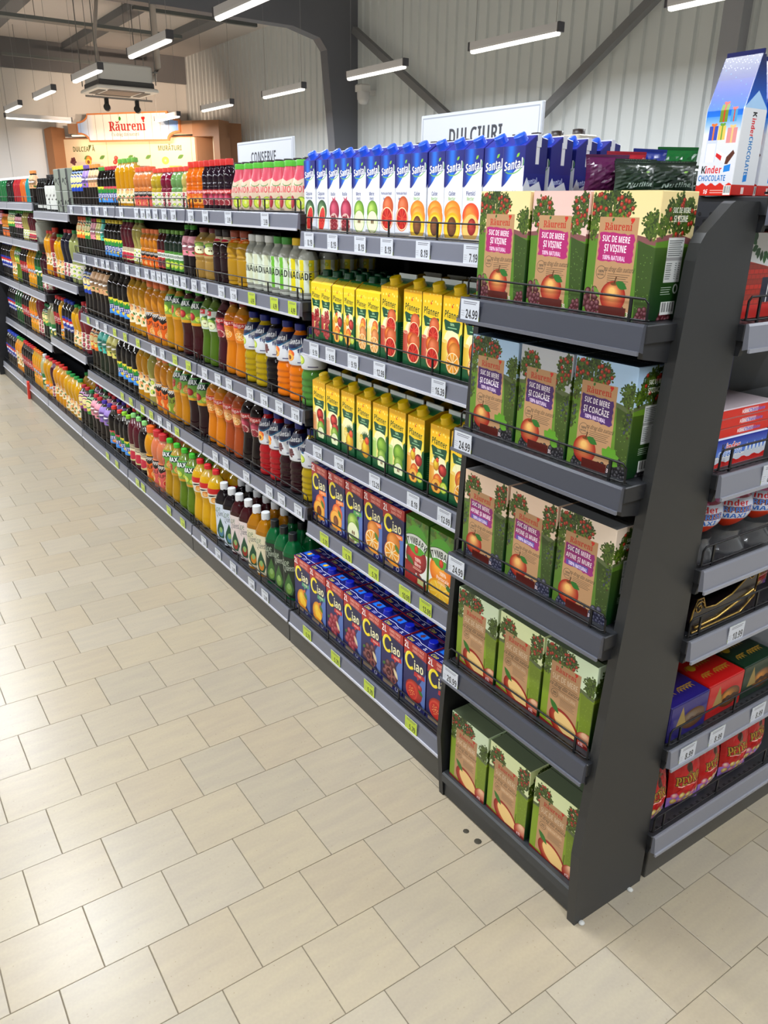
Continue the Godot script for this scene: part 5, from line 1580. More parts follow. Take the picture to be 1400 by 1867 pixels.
func sweets():
	var names := ["bottom shelf of the sweets end, red pouches on it", "sweets end shelf carrying the square gift boxes", "sweets end shelf carrying the sleigh box", "sweets end shelf carrying big foil eggs", "sweets end shelf carrying flat red chocolate boxes", "sweets end shelf carrying brick patterned boxes", "top sweets end shelf under the tall chocolate boxes"]
	var ys := [0.109, 0.374, 0.675, 0.852, 1.07, 1.376, 1.604]
	for i in 7:
		shelf("dark metal " + names[i], Vector3(1.425, ys[i], -0.86), 1.0, 0.45, RAIL.lightened(0.15) if i < 6 else RAIL, PI / 2, 0.05, i < 6)
	var g := thing("gondola", "dark shelving unit of the sweets end beside juice stand", "shelving")
	var b := MB.new()
	b.cham(Vector3(1.448, 0, -0.92), Vector3(2.43, 0.108, -0.879), 0.002)
	part("plinth", b.mesh(), mat(Color(0.27, 0.265, 0.25), 0.42), g)
	b = MB.new()
	b.box(Vector3(1.434, 0, -1.36), Vector3(2.43, 1.63, -1.335))
	part("back_panel", b.mesh(), mat(DARK, 0.5), g)
	b = MB.new()
	b.box(Vector3(1.4335, 0.02, -0.95), Vector3(1.4445, 1.62, -0.9))
	part("upright", b.mesh(), mat(Color(0.05, 0.05, 0.055), 0.5), g)
	var gt := "price tags in the shelf rails"
	for e in [[9, 1.462, 0.374, "under the blue gift box"], [9, 1.58, 0.374, "under the red gift box"], [9, 1.76, 0.374, "under the green gift box"], [10, 1.57, 0.675, "under the sleigh box"], [9, 1.575, 1.07, "under the flat chocolate boxes"], [10, 1.79, 0.675, "under the red bag"]]:
		price_tag(e[0], Vector3(e[1] + 0.03, e[2] + 0.003, -0.852), "white price tag reading %s, sweets end, %s" % [PRICES[e[0]], e[3]], PI / 2)
	# tall chocolate boxes on the top shelf
	for i in 2:
		var o := thing("chocolate_box", ["tall blue and white gabled chocolate box, above end panel", "tall gabled chocolate box, cut by the photo edge"][i], "box", Vector3(1.411 + 0.083 * (i % 2), 1.655, -0.97 - 0.085 * (i / 2)), 0.0, "tall chocolate boxes on the sweets shelf")
		part("body", carton_mesh([V(0, 0), V(0.072, 0), V(0.072, 0.145), V(0.04, 0.235), V(0.032, 0.235), V(0, 0.145)], 0.077, 0.072, 0.235, 0.6667, 0.625), mat(Color.WHITE, 0.25, 0, stex("tower")), o)
		var rb := MB.new()
		rb.box(Vector3(0.034, 0.23, -0.037), Vector3(0.038, 0.243, 0.037))
		part("top_flap", rb.mesh(), mat(Color(0.07, 0.09, 0.32), 0.2), o)
	# pouches behind them
	var nuts := mat(Color.WHITE, 0.35, 0, stex("nuts"))
	var k := 0
	for e in [[1.478, -1.21, 0.05], [1.592, -1.2, -0.1], [1.535, -1.255, 0.0], [1.69, -1.23, 0.1], [1.65, -1.28, 0.0]]:
		bag("nut_pouch", "dark green nut pouch, %s, behind the top juice boxes" % ["beside the nectar cartons", "largest one in front", "half hidden between two others", "beside the tall chocolate box", "at the very back"][k], Vector3(e[0], 1.655, e[1]), 0.104 + 0.008 * (k % 2), 0.07 + 0.004 * (k % 3), 0.05, nuts, e[2] - 0.35, -0.1, "dark green nut pouches")
		k += 1
	k = 0
	for e in [[1.51, Color(0.3, 0.08, 0.25), "purple"], [1.575, Color(0.6, 0.1, 0.16), "crimson"], [1.66, Color(0.05, 0.15, 0.5), "blue"], [1.76, Color(0.05, 0.35, 0.15), "green"]]:
		bag("snack_bag", "shiny %s snack bag peeping over the nut pouches" % e[2], Vector3(e[0], 1.655, -1.32), 0.1, 0.088 + 0.009 * k, 0.045, mat(e[1], 0.22), -0.6 + 0.2 * (k % 3), -0.05)
		k += 1
	# brick houses
	for i in 3:
		flat_box("house_box", ["brick patterned festive box half behind the end panel", "second brick patterned festive box on its shelf", "third brick patterned festive box on its shelf"][i], "box", Vector3(1.445 + 0.17 * i, 1.427, -1.05), Vector3(1.6 + 0.17 * i, 1.592, -0.91), mat(Color.WHITE, 0.3, 0, tex("board:house")), mat(Color(0.5, 0.12, 0.08), 0.35), "brick patterned festive boxes")
	# flat chocolate boxes
	flat_box("chocolate_box", "blue and white flat chocolate box at shelf front", "box", Vector3(1.445, 1.12, -1.02), Vector3(1.64, 1.184, -0.895), mat(Color.WHITE, 0.25, 0, stex("slab")), mat(Color(0.8, 0.84, 0.9), 0.3))
	for i in 3:
		flat_box("chocolate_box", "thin red chocolate box, %s of the stack of three" % ["lowest", "middle one", "uppermost"][i], "box", Vector3(1.447 + 0.003 * i, 1.184 + 0.0205 * i, -1.03), Vector3(1.65 + 0.003 * i, 1.204 + 0.0205 * i, -0.9), mat(Color.WHITE, 0.25, 0, stex("redslab")), mat(Color(0.72, 0.2, 0.16) if i < 2 else Color(0.78, 0.72, 0.74), 0.3), "thin red boxes in one stack")
	for i in 2:
		flat_box("chocolate_box", ["deep blue starry box behind the red stack", "second deep blue starry box behind the red stack"][i], "box", Vector3(1.445 + 0.16 * i, 1.12, -1.25), Vector3(1.6 + 0.16 * i, 1.35, -1.08), mat(Color.WHITE, 0.3, 0, stex("giftblue")), mat(Color(0.03, 0.07, 0.3), 0.3), "deep blue starry boxes")
	# big foil eggs in clear trays
	for i in 3:
		var o := thing("foil_egg", ["big foil wrapped egg half behind the end panel", "big foil wrapped egg second along its shelf", "big foil wrapped egg third along its shelf"][i], "chocolate egg", Vector3([1.487, 1.587, 1.69][i], 0.951, -0.935 + 0.008 * i), 0.0, "big foil eggs in clear trays")
		var q := []
		for j in 15:
			var t := j / 14.0
			q.append(V(0.054 * pow(sin(PI * t), 0.72) * (1.06 - 0.16 * t) + 0.0004, 0.128 * t))
		b = MB.new()
		b.lathe(q, 28, 2.0, 2.0)
		part("egg", b.mesh(), mat(Color.WHITE, 0.22, 0, stex("egg")), o).rotation.y = 0.8
		var glass := StandardMaterial3D.new()
		glass.albedo_color = Color(0.95, 0.96, 0.97, 0.06)
		glass.transparency = BaseMaterial3D.TRANSPARENCY_ALPHA
		glass.roughness = 0.08
		b = MB.new()
		b.lathe([V(0.05, -0.049), V(0.052, -0.04), V(0.034, -0.014), V(0.04, 0.004)], 20)
		part("clear_tray", b.mesh(), glass, o)
	# sleigh shaped box
	var sl := thing("sleigh_box", "dark sleigh shaped chocolate box edged in gold", "box", Vector3(1.455, 0.726, -0.885))
	var shape := PackedVector2Array([V(0.0, 0.03), V(0.01, 0.0), V(0.2, 0.0), V(0.25, 0.03), V(0.255, 0.09), V(0.235, 0.125), V(0.215, 0.12), V(0.2, 0.09), V(0.15, 0.062), V(0.09, 0.05), V(0.05, 0.055), V(0.035, 0.085), V(0.015, 0.085), V(0.005, 0.06)])
	b = MB.new()
	b.extr(shape, func(x, y, t): return Vector3(x, y, t), -0.09, 0.0)
	part("body", b.mesh(), mat(Color(0.1, 0.07, 0.08), 0.25), sl)
	b = MB.new()
	var line := []
	for e in shape:
		line.append(Vector3(e.x, e.y, 0.001))
	line.append(line[0])
	b.tube(line, 0.0022)
	for e in [[0.025, 0.062], [0.225, 0.095]]:
		var sp := []
		for i in 16:
			sp.append(Vector3(e[0] + (0.018 - i * 0.001) * cos(i * 0.6), e[1] + (0.018 - i * 0.001) * sin(i * 0.6), 0.002))
		b.tube(sp, 0.0016)
	b.tube([Vector3(0.02, 0.012, 0.002), Vector3(0.1, 0.014, 0.002), Vector3(0.24, 0.05, 0.002)], 0.003)
	part("gold_scroll", b.mesh(), mat(Color(0.72, 0.58, 0.3), 0.25, 0.7), sl)
	flat_box("gift_box", "dark blue box standing behind the sleigh box", "box", Vector3(1.445, 0.726, -1.15), Vector3(1.66, 0.83, -1.03), mat(Color.WHITE, 0.3, 0, stex("giftblue")), mat(Color(0.05, 0.07, 0.25), 0.35))
	bag("sweet_bag", "red festive bag standing beside the sleigh box", Vector3(1.79, 0.728, -0.94), 0.13, 0.11, 0.05, mat(Color.WHITE, 0.3, 0, stex("pedro")), 0.0, -0.1)
	# square gift boxes, low front and tall back
	k = 0
	for e in ["giftblue", "giftred", "giftgreen"]:
		var c: Color = [Color(0.14, 0.11, 0.42), Color(0.72, 0.07, 0.07), Color(0.04, 0.16, 0.09)][k]
		var o := thing("gift_box", "square %s gift box with gold stars, stepped lid" % ["violet blue", "red", "dark green"][k], "gift box", Vector3(1.447 + 0.155 * k, 0.425, -0.885 - 0.004 * k), 0.0, "square gift boxes with gold stars")
		var m := mat(Color.WHITE, 0.3, 0, stex(e))
		b = MB.new()
		b.cham(Vector3(0, 0, -0.12), Vector3(0.15, 0.1, 0), 0.002)
		part("base", b.mesh(), mat(c, 0.3), o)
		b = MB.new()
		b.quad(Vector3(0.003, 0.002, 0.0006), Vector3(0.147, 0.002, 0.0006), Vector3(0.147, 0.097, 0.0006), Vector3(0.003, 0.097, 0.0006), V(0, 1), V(1, 1), V(1, 0.45), V(0, 0.45))
		b.quad(Vector3(0.003, 0.1006, -0.003), Vector3(0.147, 0.1006, -0.003), Vector3(0.147, 0.1006, -0.117), Vector3(0.003, 0.1006, -0.117), V(0, 0.45), V(1, 0.45), V(1, 0), V(0, 0))
		part("print", b.mesh(), m, o)
		b = MB.new()
		b.cham(Vector3(0, 0, -0.2), Vector3(0.15, 0.19, -0.122), 0.002)
		part("tall_back", b.mesh(), mat(c, 0.3), o)
		b = MB.new()
		b.quad(Vector3(0.003, 0.1, -0.1213), Vector3(0.147, 0.1, -0.1213), Vector3(0.147, 0.187, -0.1213), Vector3(0.003, 0.187, -0.1213), V(0, 1), V(1, 1), V(1, 0.6), V(0, 0.6))
		part("back_print", b.mesh(), m, o)
		k += 1
	# red pouches
	k = 0
	for e in [[1.478, -0.91, 0.1], [1.596, -0.905, -0.15], [1.71, -0.91, 0.2], [1.82, -0.905, -0.1], [1.93, -0.915, 0.1], [1.54, -0.99, 0.1], [1.66, -0.99, -0.1], [1.775, -0.99, 0.1]]:
		bag("sweet_pouch", ["red sweets pouch half behind the end panel", "red sweets pouch, second in the front row", "red sweets pouch, third in the front row", "red sweets pouch, fourth in the front row", "red sweets pouch, fifth in the front row", "red sweets pouch, first in the back row", "red sweets pouch, second in the back row", "red sweets pouch, third in the back row"][k], Vector3(e[0], 0.16, e[1]), 0.112, 0.172, 0.05, mat(Color.WHITE, 0.28, 0, stex("pedro")), e[2], -0.1, "red sweets pouches on the bottom shelf")
		k += 1

# ---------------------------------------------------------------- the hall
func floor_and_tiles(cam: Camera3D):
	var b := MB.new()
	b.box(Vector3(-6.2, -0.2, -22.2), Vector3(8.8, -0.003, 4.2))
	var fl := struct("floor", b.mesh(), mat(Color(0.5, 0.46, 0.39), 0.8))
	var n1 := FastNoiseLite.new()
	n1.seed = 3
	n1.frequency = 0.018
	n1.fractal_octaves = 4
	var im := Image.create_empty(512, 512, false, Image.FORMAT_RGB8)
	for y in 512:
		for x in 512:
			var s := n1.get_noise_2d(x * 0.35, y * 2.2)
			var f := n1.get_noise_2d(x * 9.0 + 900, y * 9.0)
			var k := 1.0 + 0.035 * s + 0.02 * f
			im.set_pixel(x, y, Color(0.668 * k, 0.627 * k, 0.554 * k - 0.01 * s))
	for i in 150:
		im.set_pixel(rng.randi() % 512, rng.randi() % 512, Color(0.5, 0.45, 0.36))
	var t := ImageTexture.create_from_image(im)
	var tone := []
	for c in [Color(1, 1, 1), Color(0.985, 0.98, 0.97), Color(1, 0.99, 0.965), Color(0.97, 0.97, 0.965), Color(0.99, 0.975, 0.95)]:
		var m := mat(c, 0.3, 0.0, t, 0.5)
		tone.append(m)
	var meshes := []
	var h := 0.0991
	var c := 0.0009
	var make := func(b_: MB, at: Vector3, u: float, v: float):
		var o := [Vector3(-h, -c, -h), Vector3(-h, -c, h), Vector3(h, -c, h), Vector3(h, -c, -h)]
		var q := [Vector3(-h + c, 0, -h + c), Vector3(-h + c, 0, h - c), Vector3(h - c, 0, h - c), Vector3(h - c, 0, -h + c)]
		var w := [V(u, v), V(u, v + 0.24), V(u + 0.24, v + 0.24), V(u + 0.24, v)]
		b_.quad(at + q[0], at + q[1], at + q[2], at + q[3], w[0], w[1], w[2], w[3])
		for i in 4:
			var j := (i + 1) % 4
			b_.quad(at + o[i], at + o[j], at + q[j], at + q[i], w[i], w[j], w[j], w[i])
			b_.quad(at + o[i] - Vector3(0, 0.004, 0), at + o[j] - Vector3(0, 0.004, 0), at + o[j], at + o[i], w[i], w[j], w[j], w[i])
	for i in 9:
		var mb := MB.new()
		make.call(mb, Vector3.ZERO, (i % 3) * 0.33, (i / 3) * 0.33)
		meshes.append(mb.mesh())
	var inv := cam.transform.affine_inverse()
	var ty := tan(deg_to_rad(cam.fov / 2))
	var spots := []
	for j in range(0, 50):
		var z := -0.0995 - 0.1995 * j
		for i in range(-15, 15):
			var x := 0.104 + 0.2003 * i + (0.1 if j % 2 == 0 else 0.0)
			if x > 1.45 and z < -0.95:
				continue
			var p := inv * Vector3(x, 0, z)
			var s := Vector2(p.x / maxf(-p.z, 0.01) / (ty * 0.75), p.y / maxf(-p.z, 0.01) / ty)
			var m := 1.0 + 0.1 / maxf(-p.z, 0.01)
			var shown := p.z < -0.2 and absf(s.x) < m and absf(s.y) < m
			spots.append([p.length() + (0.0 if shown else 100.0), Vector3(x, 0, z)])
	spots.sort_custom(func(p, q): return p[0] < q[0])
	var rest := MB.new()
	for i in spots.size():
		var v: Vector3 = spots[i][1]
		if i < 295:
			var o := part("tile", meshes[rng.randi() % 9], tone[rng.randi() % 5], fl)
			o.position = v + Vector3(0, -0.0003 * rng.randf(), 0)
		else:
			make.call(rest, v, rng.randf() * 0.7, rng.randf() * 0.7)
	var far := part("tile", rest.mesh(), tone[1], fl)
	far.set_meta("kind", "stuff")
	# plain floor where no joint could be told
	var out := MB.new()
	for e in [[-6.2, -22.2, 8.8, -9.98], [1.45, -9.98, 8.8, -0.95]]:
		out.quad(Vector3(e[0], -0.001, e[1]), Vector3(e[0], -0.001, e[3]), Vector3(e[2], -0.001, e[3]), Vector3(e[2], -0.001, e[1]), V(e[0] * 1.2, e[1] * 1.2), V(e[0] * 1.2, e[3] * 1.2), V(e[2] * 1.2, e[3] * 1.2), V(e[2] * 1.2, e[1] * 1.2))
	for e in [[-6.2, -9.98, -3.0, 4.2], [-3.0, 0.0, 8.8, 4.2], [3.0, -0.95, 8.8, 0.0]]:
		out.quad(Vector3(e[0], -0.001, e[1]), Vector3(e[0], -0.001, e[3]), Vector3(e[2], -0.001, e[3]), Vector3(e[2], -0.001, e[1]), V(e[0] * 1.2, e[1] * 1.2), V(e[0] * 1.2, e[3] * 1.2), V(e[2] * 1.2, e[3] * 1.2), V(e[2] * 1.2, e[1] * 1.2))
	part("plain_flooring", out.mesh(), tone[1], fl)
	# trodden gum and scuffs
	var gum := mat(Color(0.22, 0.2, 0.15), 0.7)
	var k := 0
	for e in [[1.162, -1.262, 0.009, 0.005], [1.165, -1.215, 0.011, 0.006]]:
		var q := MB.new()
		q.lathe([V(e[2], 0), V(e[2] * 0.8, 0.0012), V(0.0003, 0.0016)], 9)
		var o := part("gum_spot", q.mesh(), gum, self)
		o.position = Vector3(e[0], 0.0, e[1])
		tag(o, ["dark gum spot on floor before the juice stand plinth", "second dark gum spot nearer the end panel foot"][k], "stain")
		k += 1

func ribbed(x: float, z0: float, z1: float, y1: float) -> ArrayMesh:
	var b := MB.new()
	var z := z0
	while z < z1:
		var p := [0.0, 0.0, 0.165, 0.0, 0.185, 0.03, 0.215, 0.03, 0.24, 0.0]
		for i in 4:
			var za: float = z + p[2 * i]
			var zb: float = z + p[2 * i + 2]
			var xa: float = x + p[2 * i + 1]
			var xb: float = x + p[2 * i + 3]
			b.quad(Vector3(xa, 0, za), Vector3(xb, 0, zb), Vector3(xb, y1, zb), Vector3(xa, y1, za))
		z += 0.24
	b.box(Vector3(x + 0.031, 0, z0), Vector3(x + 0.15, y1, z1 + 0.2))
	return b.mesh()

func hall():
	var white := Color(0.78, 0.77, 0.755)
	struct("wall_right", ribbed(8.6, -22.0, 4.0, 5.1), mat(Color(0.82, 0.845, 0.855), 0.36, 0.0, null, 0.6))
	var b := MB.new()
	b.box(Vector3(-6.2, 0, -22.15), Vector3(8.8, 5.3, -22.0))
	var wb := struct("wall_back", b.mesh(), mat(Color(0.84, 0.83, 0.82), 0.5))
	for i in 13:
		b = MB.new()
		b.cham(Vector3(-6.1 + i * 1.13, 0.02, -22.0), Vector3(-6.1 + i * 1.13 + 1.122, 4.47, -21.985), 0.003)
		part("panel", b.mesh(), mat(Color(0.87, 0.86, 0.85), 0.45), wb)
	b = MB.new()
	b.box(Vector3(-6.1, 4.48, -22.0), Vector3(8.6, 5.1, -21.93))
	struct("trim_1", b.mesh(), mat(Color(0.42, 0.42, 0.435), 0.6))
	b = MB.new()
	b.box(Vector3(-6.2, 0, -22.0), Vector3(-6.0, 5.3, 4.2))
	struct("wall_left", b.mesh(), mat(white, 0.6))
	b = MB.new()
	b.box(Vector3(-6.2, 0, 4.0), Vector3(8.8, 5.3, 4.2))
	struct("wall_front", b.mesh(), mat(white, 0.6))
	b = MB.new()
	b.box(Vector3(-6.2, 5.1, -22.15), Vector3(8.8, 5.3, 4.2))
	var ce := struct("ceiling", b.mesh(), mat(Color(0.84, 0.82, 0.81), 0.6))
	for x in [-4.0, -2.1, -0.2, 1.7, 3.6, 5.55, 7.15]:
		b = MB.new()
		b.box(Vector3(x, 4.96, -21.9), Vector3(x + 0.3, 5.12, 4.0))
		part("purlin", b.mesh(), mat(Color(0.44, 0.45, 0.47), 0.55), ce)
	# portal frames: post, haunch and rafter
	var k := 0
	for z in [-13.7, -5.9, 1.9]:
		b = MB.new()
		b.extr(PackedVector2Array([V(8.62, 0), V(8.62, 5.1), V(-6.0, 5.1), V(-6.0, 4.5), V(7.3, 4.44), V(7.82, 4.32), V(7.96, 4.15), V(8.1, 2.7), V(8.2, 0)]) if k == 0 else PackedVector2Array([V(8.62, 0), V(8.62, 5.1), V(-6.0, 5.1), V(-6.0, 4.6), V(8.0, 4.6), V(8.44, 4.2), V(8.46, 0)]), func(x, y, t): return Vector3(x, y, t), z - 0.12, z + 0.12)
		var o := struct("trim_%d" % (k + 2), b.mesh(), mat(Color(0.4, 0.41, 0.445) if k == 0 else Color(0.6, 0.61, 0.64), 0.5))
		k += 1
	k = 0
	for e in [[Vector3(8.48, 4.5, -13.5), Vector3(8.48, 0.6, -6.6)], [Vector3(8.42, 4.6, -5.8), Vector3(8.42, 0.4, -12.4)]]:
		b = MB.new()
		var d: Vector3 = (e[1] - e[0]).normalized()
		var s := Vector3(1, 0, 0)
		var t := d.cross(s)
		var f := func(x, y, w): return e[0] + s * x + t * y + d * w
		b.extr(PackedVector2Array([V(-0.05, -0.055), V(-0.04, -0.055), V(-0.04, 0.045), V(0.05, 0.045), V(0.05, 0.055), V(-0.05, 0.055)]), f, 0.0, e[0].distance_to(e[1]))
		var o := part("brace", b.mesh(), mat(Color(0.45, 0.455, 0.47), 0.5), self)
		tag(o, ["grey steel brace running down from far roof post", "grey steel brace running down from near roof post"][k], "brace", "")
		k += 1
	# cable trays under the roof
	k = 0
	for e in [[-17.0, 4.62, 0.24, -6.0, 6.6], [-15.2, 4.66, 0.08, 5.1, 7.4], [-20.4, 4.5, 0.06, 3.9, 7.0]]:
		var o := thing("cable_tray", ["long perforated metal cable tray across the roof", "short narrow cable tray near the far roof post", "thin pipe run before the back wall band"][k], "cable tray")
		b = MB.new()
		b.extr(PackedVector2Array([V(-e[2] / 2, 0), V(e[2] / 2, 0), V(e[2] / 2, 0.06), V(e[2] / 2 - 0.006, 0.06), V(e[2] / 2 - 0.006, 0.006), V(-e[2] / 2 + 0.006, 0.006), V(-e[2] / 2 + 0.006, 0.06), V(-e[2] / 2, 0.06)]), func(x, y, t): return Vector3(t, e[1] + y, e[0] - x), e[3], e[4])
		part("channel", b.mesh(), mat(Color(0.45, 0.47, 0.47), 0.4, 0.5), o)
		for i in int((e[4] - e[3]) / 1.6) + 1:
			b = MB.new()
			b.bar(Vector3(e[3] + 0.3 + i * 1.6, e[1], e[0]), Vector3(e[3] + 0.3 + i * 1.6, 5.1, e[0]), 0.006, 5)
			part("hanger_rod", b.mesh(), mat(Color(0.5, 0.5, 0.5), 0.4, 0.5), o)
		k += 1
	# cassette air conditioner
	var ac := thing("air_conditioner", "white ceiling cassette air conditioner hung above spotlights", "air conditioner", Vector3(4.28, 3.2, -13.75))
	b = MB.new()
	b.cham(Vector3(-0.475, 0, -0.475), Vector3(0.475, 0.05, 0.475), 0.02)
	part("panel", b.mesh(), mat(Color(0.9, 0.89, 0.88), 0.4), ac)
	b = MB.new()
	b.cham(Vector3(-0.42, 0.05, -0.42), Vector3(0.42, 0.13, 0.42), 0.01)
	part("gasket_band", b.mesh(), mat(Color(0.28, 0.28, 0.29), 0.6), ac)
	b = MB.new()
	b.cham(Vector3(-0.41, 0.13, -0.41), Vector3(0.41, 0.36, 0.41), 0.02)
	part("housing", b.mesh(), mat(Color(0.8, 0.8, 0.8), 0.45), ac)
	b = MB.new()
	b.box(Vector3(-0.24, -0.006, -0.24), Vector3(0.24, 0.002, 0.24))
	part("grille", b.mesh(), mat(Color(0.6, 0.52, 0.47), 0.6), ac)
	for e in [[-0.4, -0.27, -0.29, 0.27], [0.29, -0.27, 0.4, 0.27], [-0.27, -0.4, 0.27, -0.29], [-0.27, 0.29, 0.27, 0.4]]:
		b = MB.new()
		b.box(Vector3(e[0], -0.008, e[1]), Vector3(e[2], 0.002, e[3]))
		part("louvre", b.mesh(), mat(Color(0.42, 0.4, 0.39), 0.5), ac)
	for e in [[-0.44, -0.44], [0.44, -0.44], [-0.44, 0.44], [0.44, 0.44]]:
		b = MB.new()
		b.bar(Vector3(e[0], 0.1, e[1]), Vector3(e[0], 1.9, e[1]), 0.008, 5)
		b.box(Vector3(e[0] - 0.03, 0.26, e[1] - 0.03), Vector3(e[0] + 0.03, 0.29, e[1] + 0.03))
		part("hanger_rod", b.mesh(), mat(Color(0.5, 0.5, 0.5), 0.4, 0.5), ac)
	b = MB.new()
	b.tube([Vector3(0.4, 0.2, 0.1), Vector3(0.55, 0.24, 0.1), Vector3(0.62, 0.4, 0.1), Vector3(0.6, 1.9, 0.1)], 0.045, 10)
	b.tube([Vector3(-0.2, 0.36, -0.2), Vector3(-0.25, 0.7, -0.2), Vector3(0.0, 1.9, -0.4)], 0.03, 8)
	part("pipe", b.mesh(), mat(Color(0.72, 0.68, 0.65), 0.6), ac)
	# spotlights on a bar, aimed at the corner kiosk
	var tr := thing("light_track", "short white track carrying two black spotlights", "light track", Vector3(4.85, 3.3, -15.5))
	b = MB.new()
	b.box(Vector3(-0.62, 0.0, -0.02), Vector3(0.55, 0.03, 0.02))
	part("track", b.mesh(), mat(Color(0.6, 0.58, 0.57), 0.4), tr)
	for s in [-0.5, 0.45]:
		b = MB.new()
		b.bar(Vector3(s, 0.03, 0), Vector3(s, 1.8, 0), 0.006, 5)
		part("hanger_rod", b.mesh(), mat(Color(0.5, 0.5, 0.5), 0.4), tr)
	for i in 2:
		var sp := thing("spotlight", ["black cylinder spotlight, inner one of the pair", "black cylinder spotlight, outer one of the pair"][i], "spotlight", Vector3([4.58, 5.12][i], 3.16, -15.5), 0.0, "black spotlights over the kiosk")
		var aim := (Vector3([5.9, 6.7][i], 3.15, -19.4) - sp.position).normalized()
		b = MB.new()
		b.tube([-aim * 0.09, aim * 0.08], 0.058, 16)
		part("barrel", b.mesh(), mat(Color(0.14, 0.13, 0.13), 0.5), sp)
		b = MB.new()
		b.box(Vector3(-0.03, 0.0, -0.03), Vector3(0.03, 0.15, 0.03))
		part("stem", b.mesh(), mat(Color(0.14, 0.13, 0.13), 0.5), sp)
		b = MB.new()
		b.tube([aim * 0.081, aim * 0.086], 0.05, 16)
		part("lens", b.mesh(), glow(Color(1.0, 0.86, 0.7), 4.0), sp)
		var l := SpotLight3D.new()
		l.name = "spot_light"
		l.light_color = Color(1.0, 0.88, 0.76)
		l.light_energy = 17.0
		l.spot_range = 20.0
		l.spot_angle = 24.0
		l.spot_angle_attenuation = 0.6
		l.light_size = 0.05
		l.shadow_enabled = true
		sp.add_child(l, true)
		l.look_at_from_position(sp.position + aim * 0.1, sp.position + aim * 2.0, Vector3.UP)
	# camera on the wall
	var cm := thing("security_camera", "small white dome camera on the ribbed wall", "camera", Vector3(8.35, 3.45, -13.0))
	b = MB.new()
	b.box(Vector3(0.0, -0.02, -0.02), Vector3(0.3, 0.06, 0.02))
	b.cham(Vector3(-0.12, 0.02, -0.1), Vector3(0.1, 0.14, 0.1), 0.02)
	part("mount", b.mesh(), mat(Color(0.8, 0.8, 0.8), 0.4), cm)
	b = MB.new()
	b.lathe([V(0.0005, -0.18), V(0.07, -0.17), V(0.11, -0.1), V(0.115, 0.02)], 16)
	part("dome", b.mesh(), mat(Color(0.75, 0.75, 0.76), 0.15), cm)

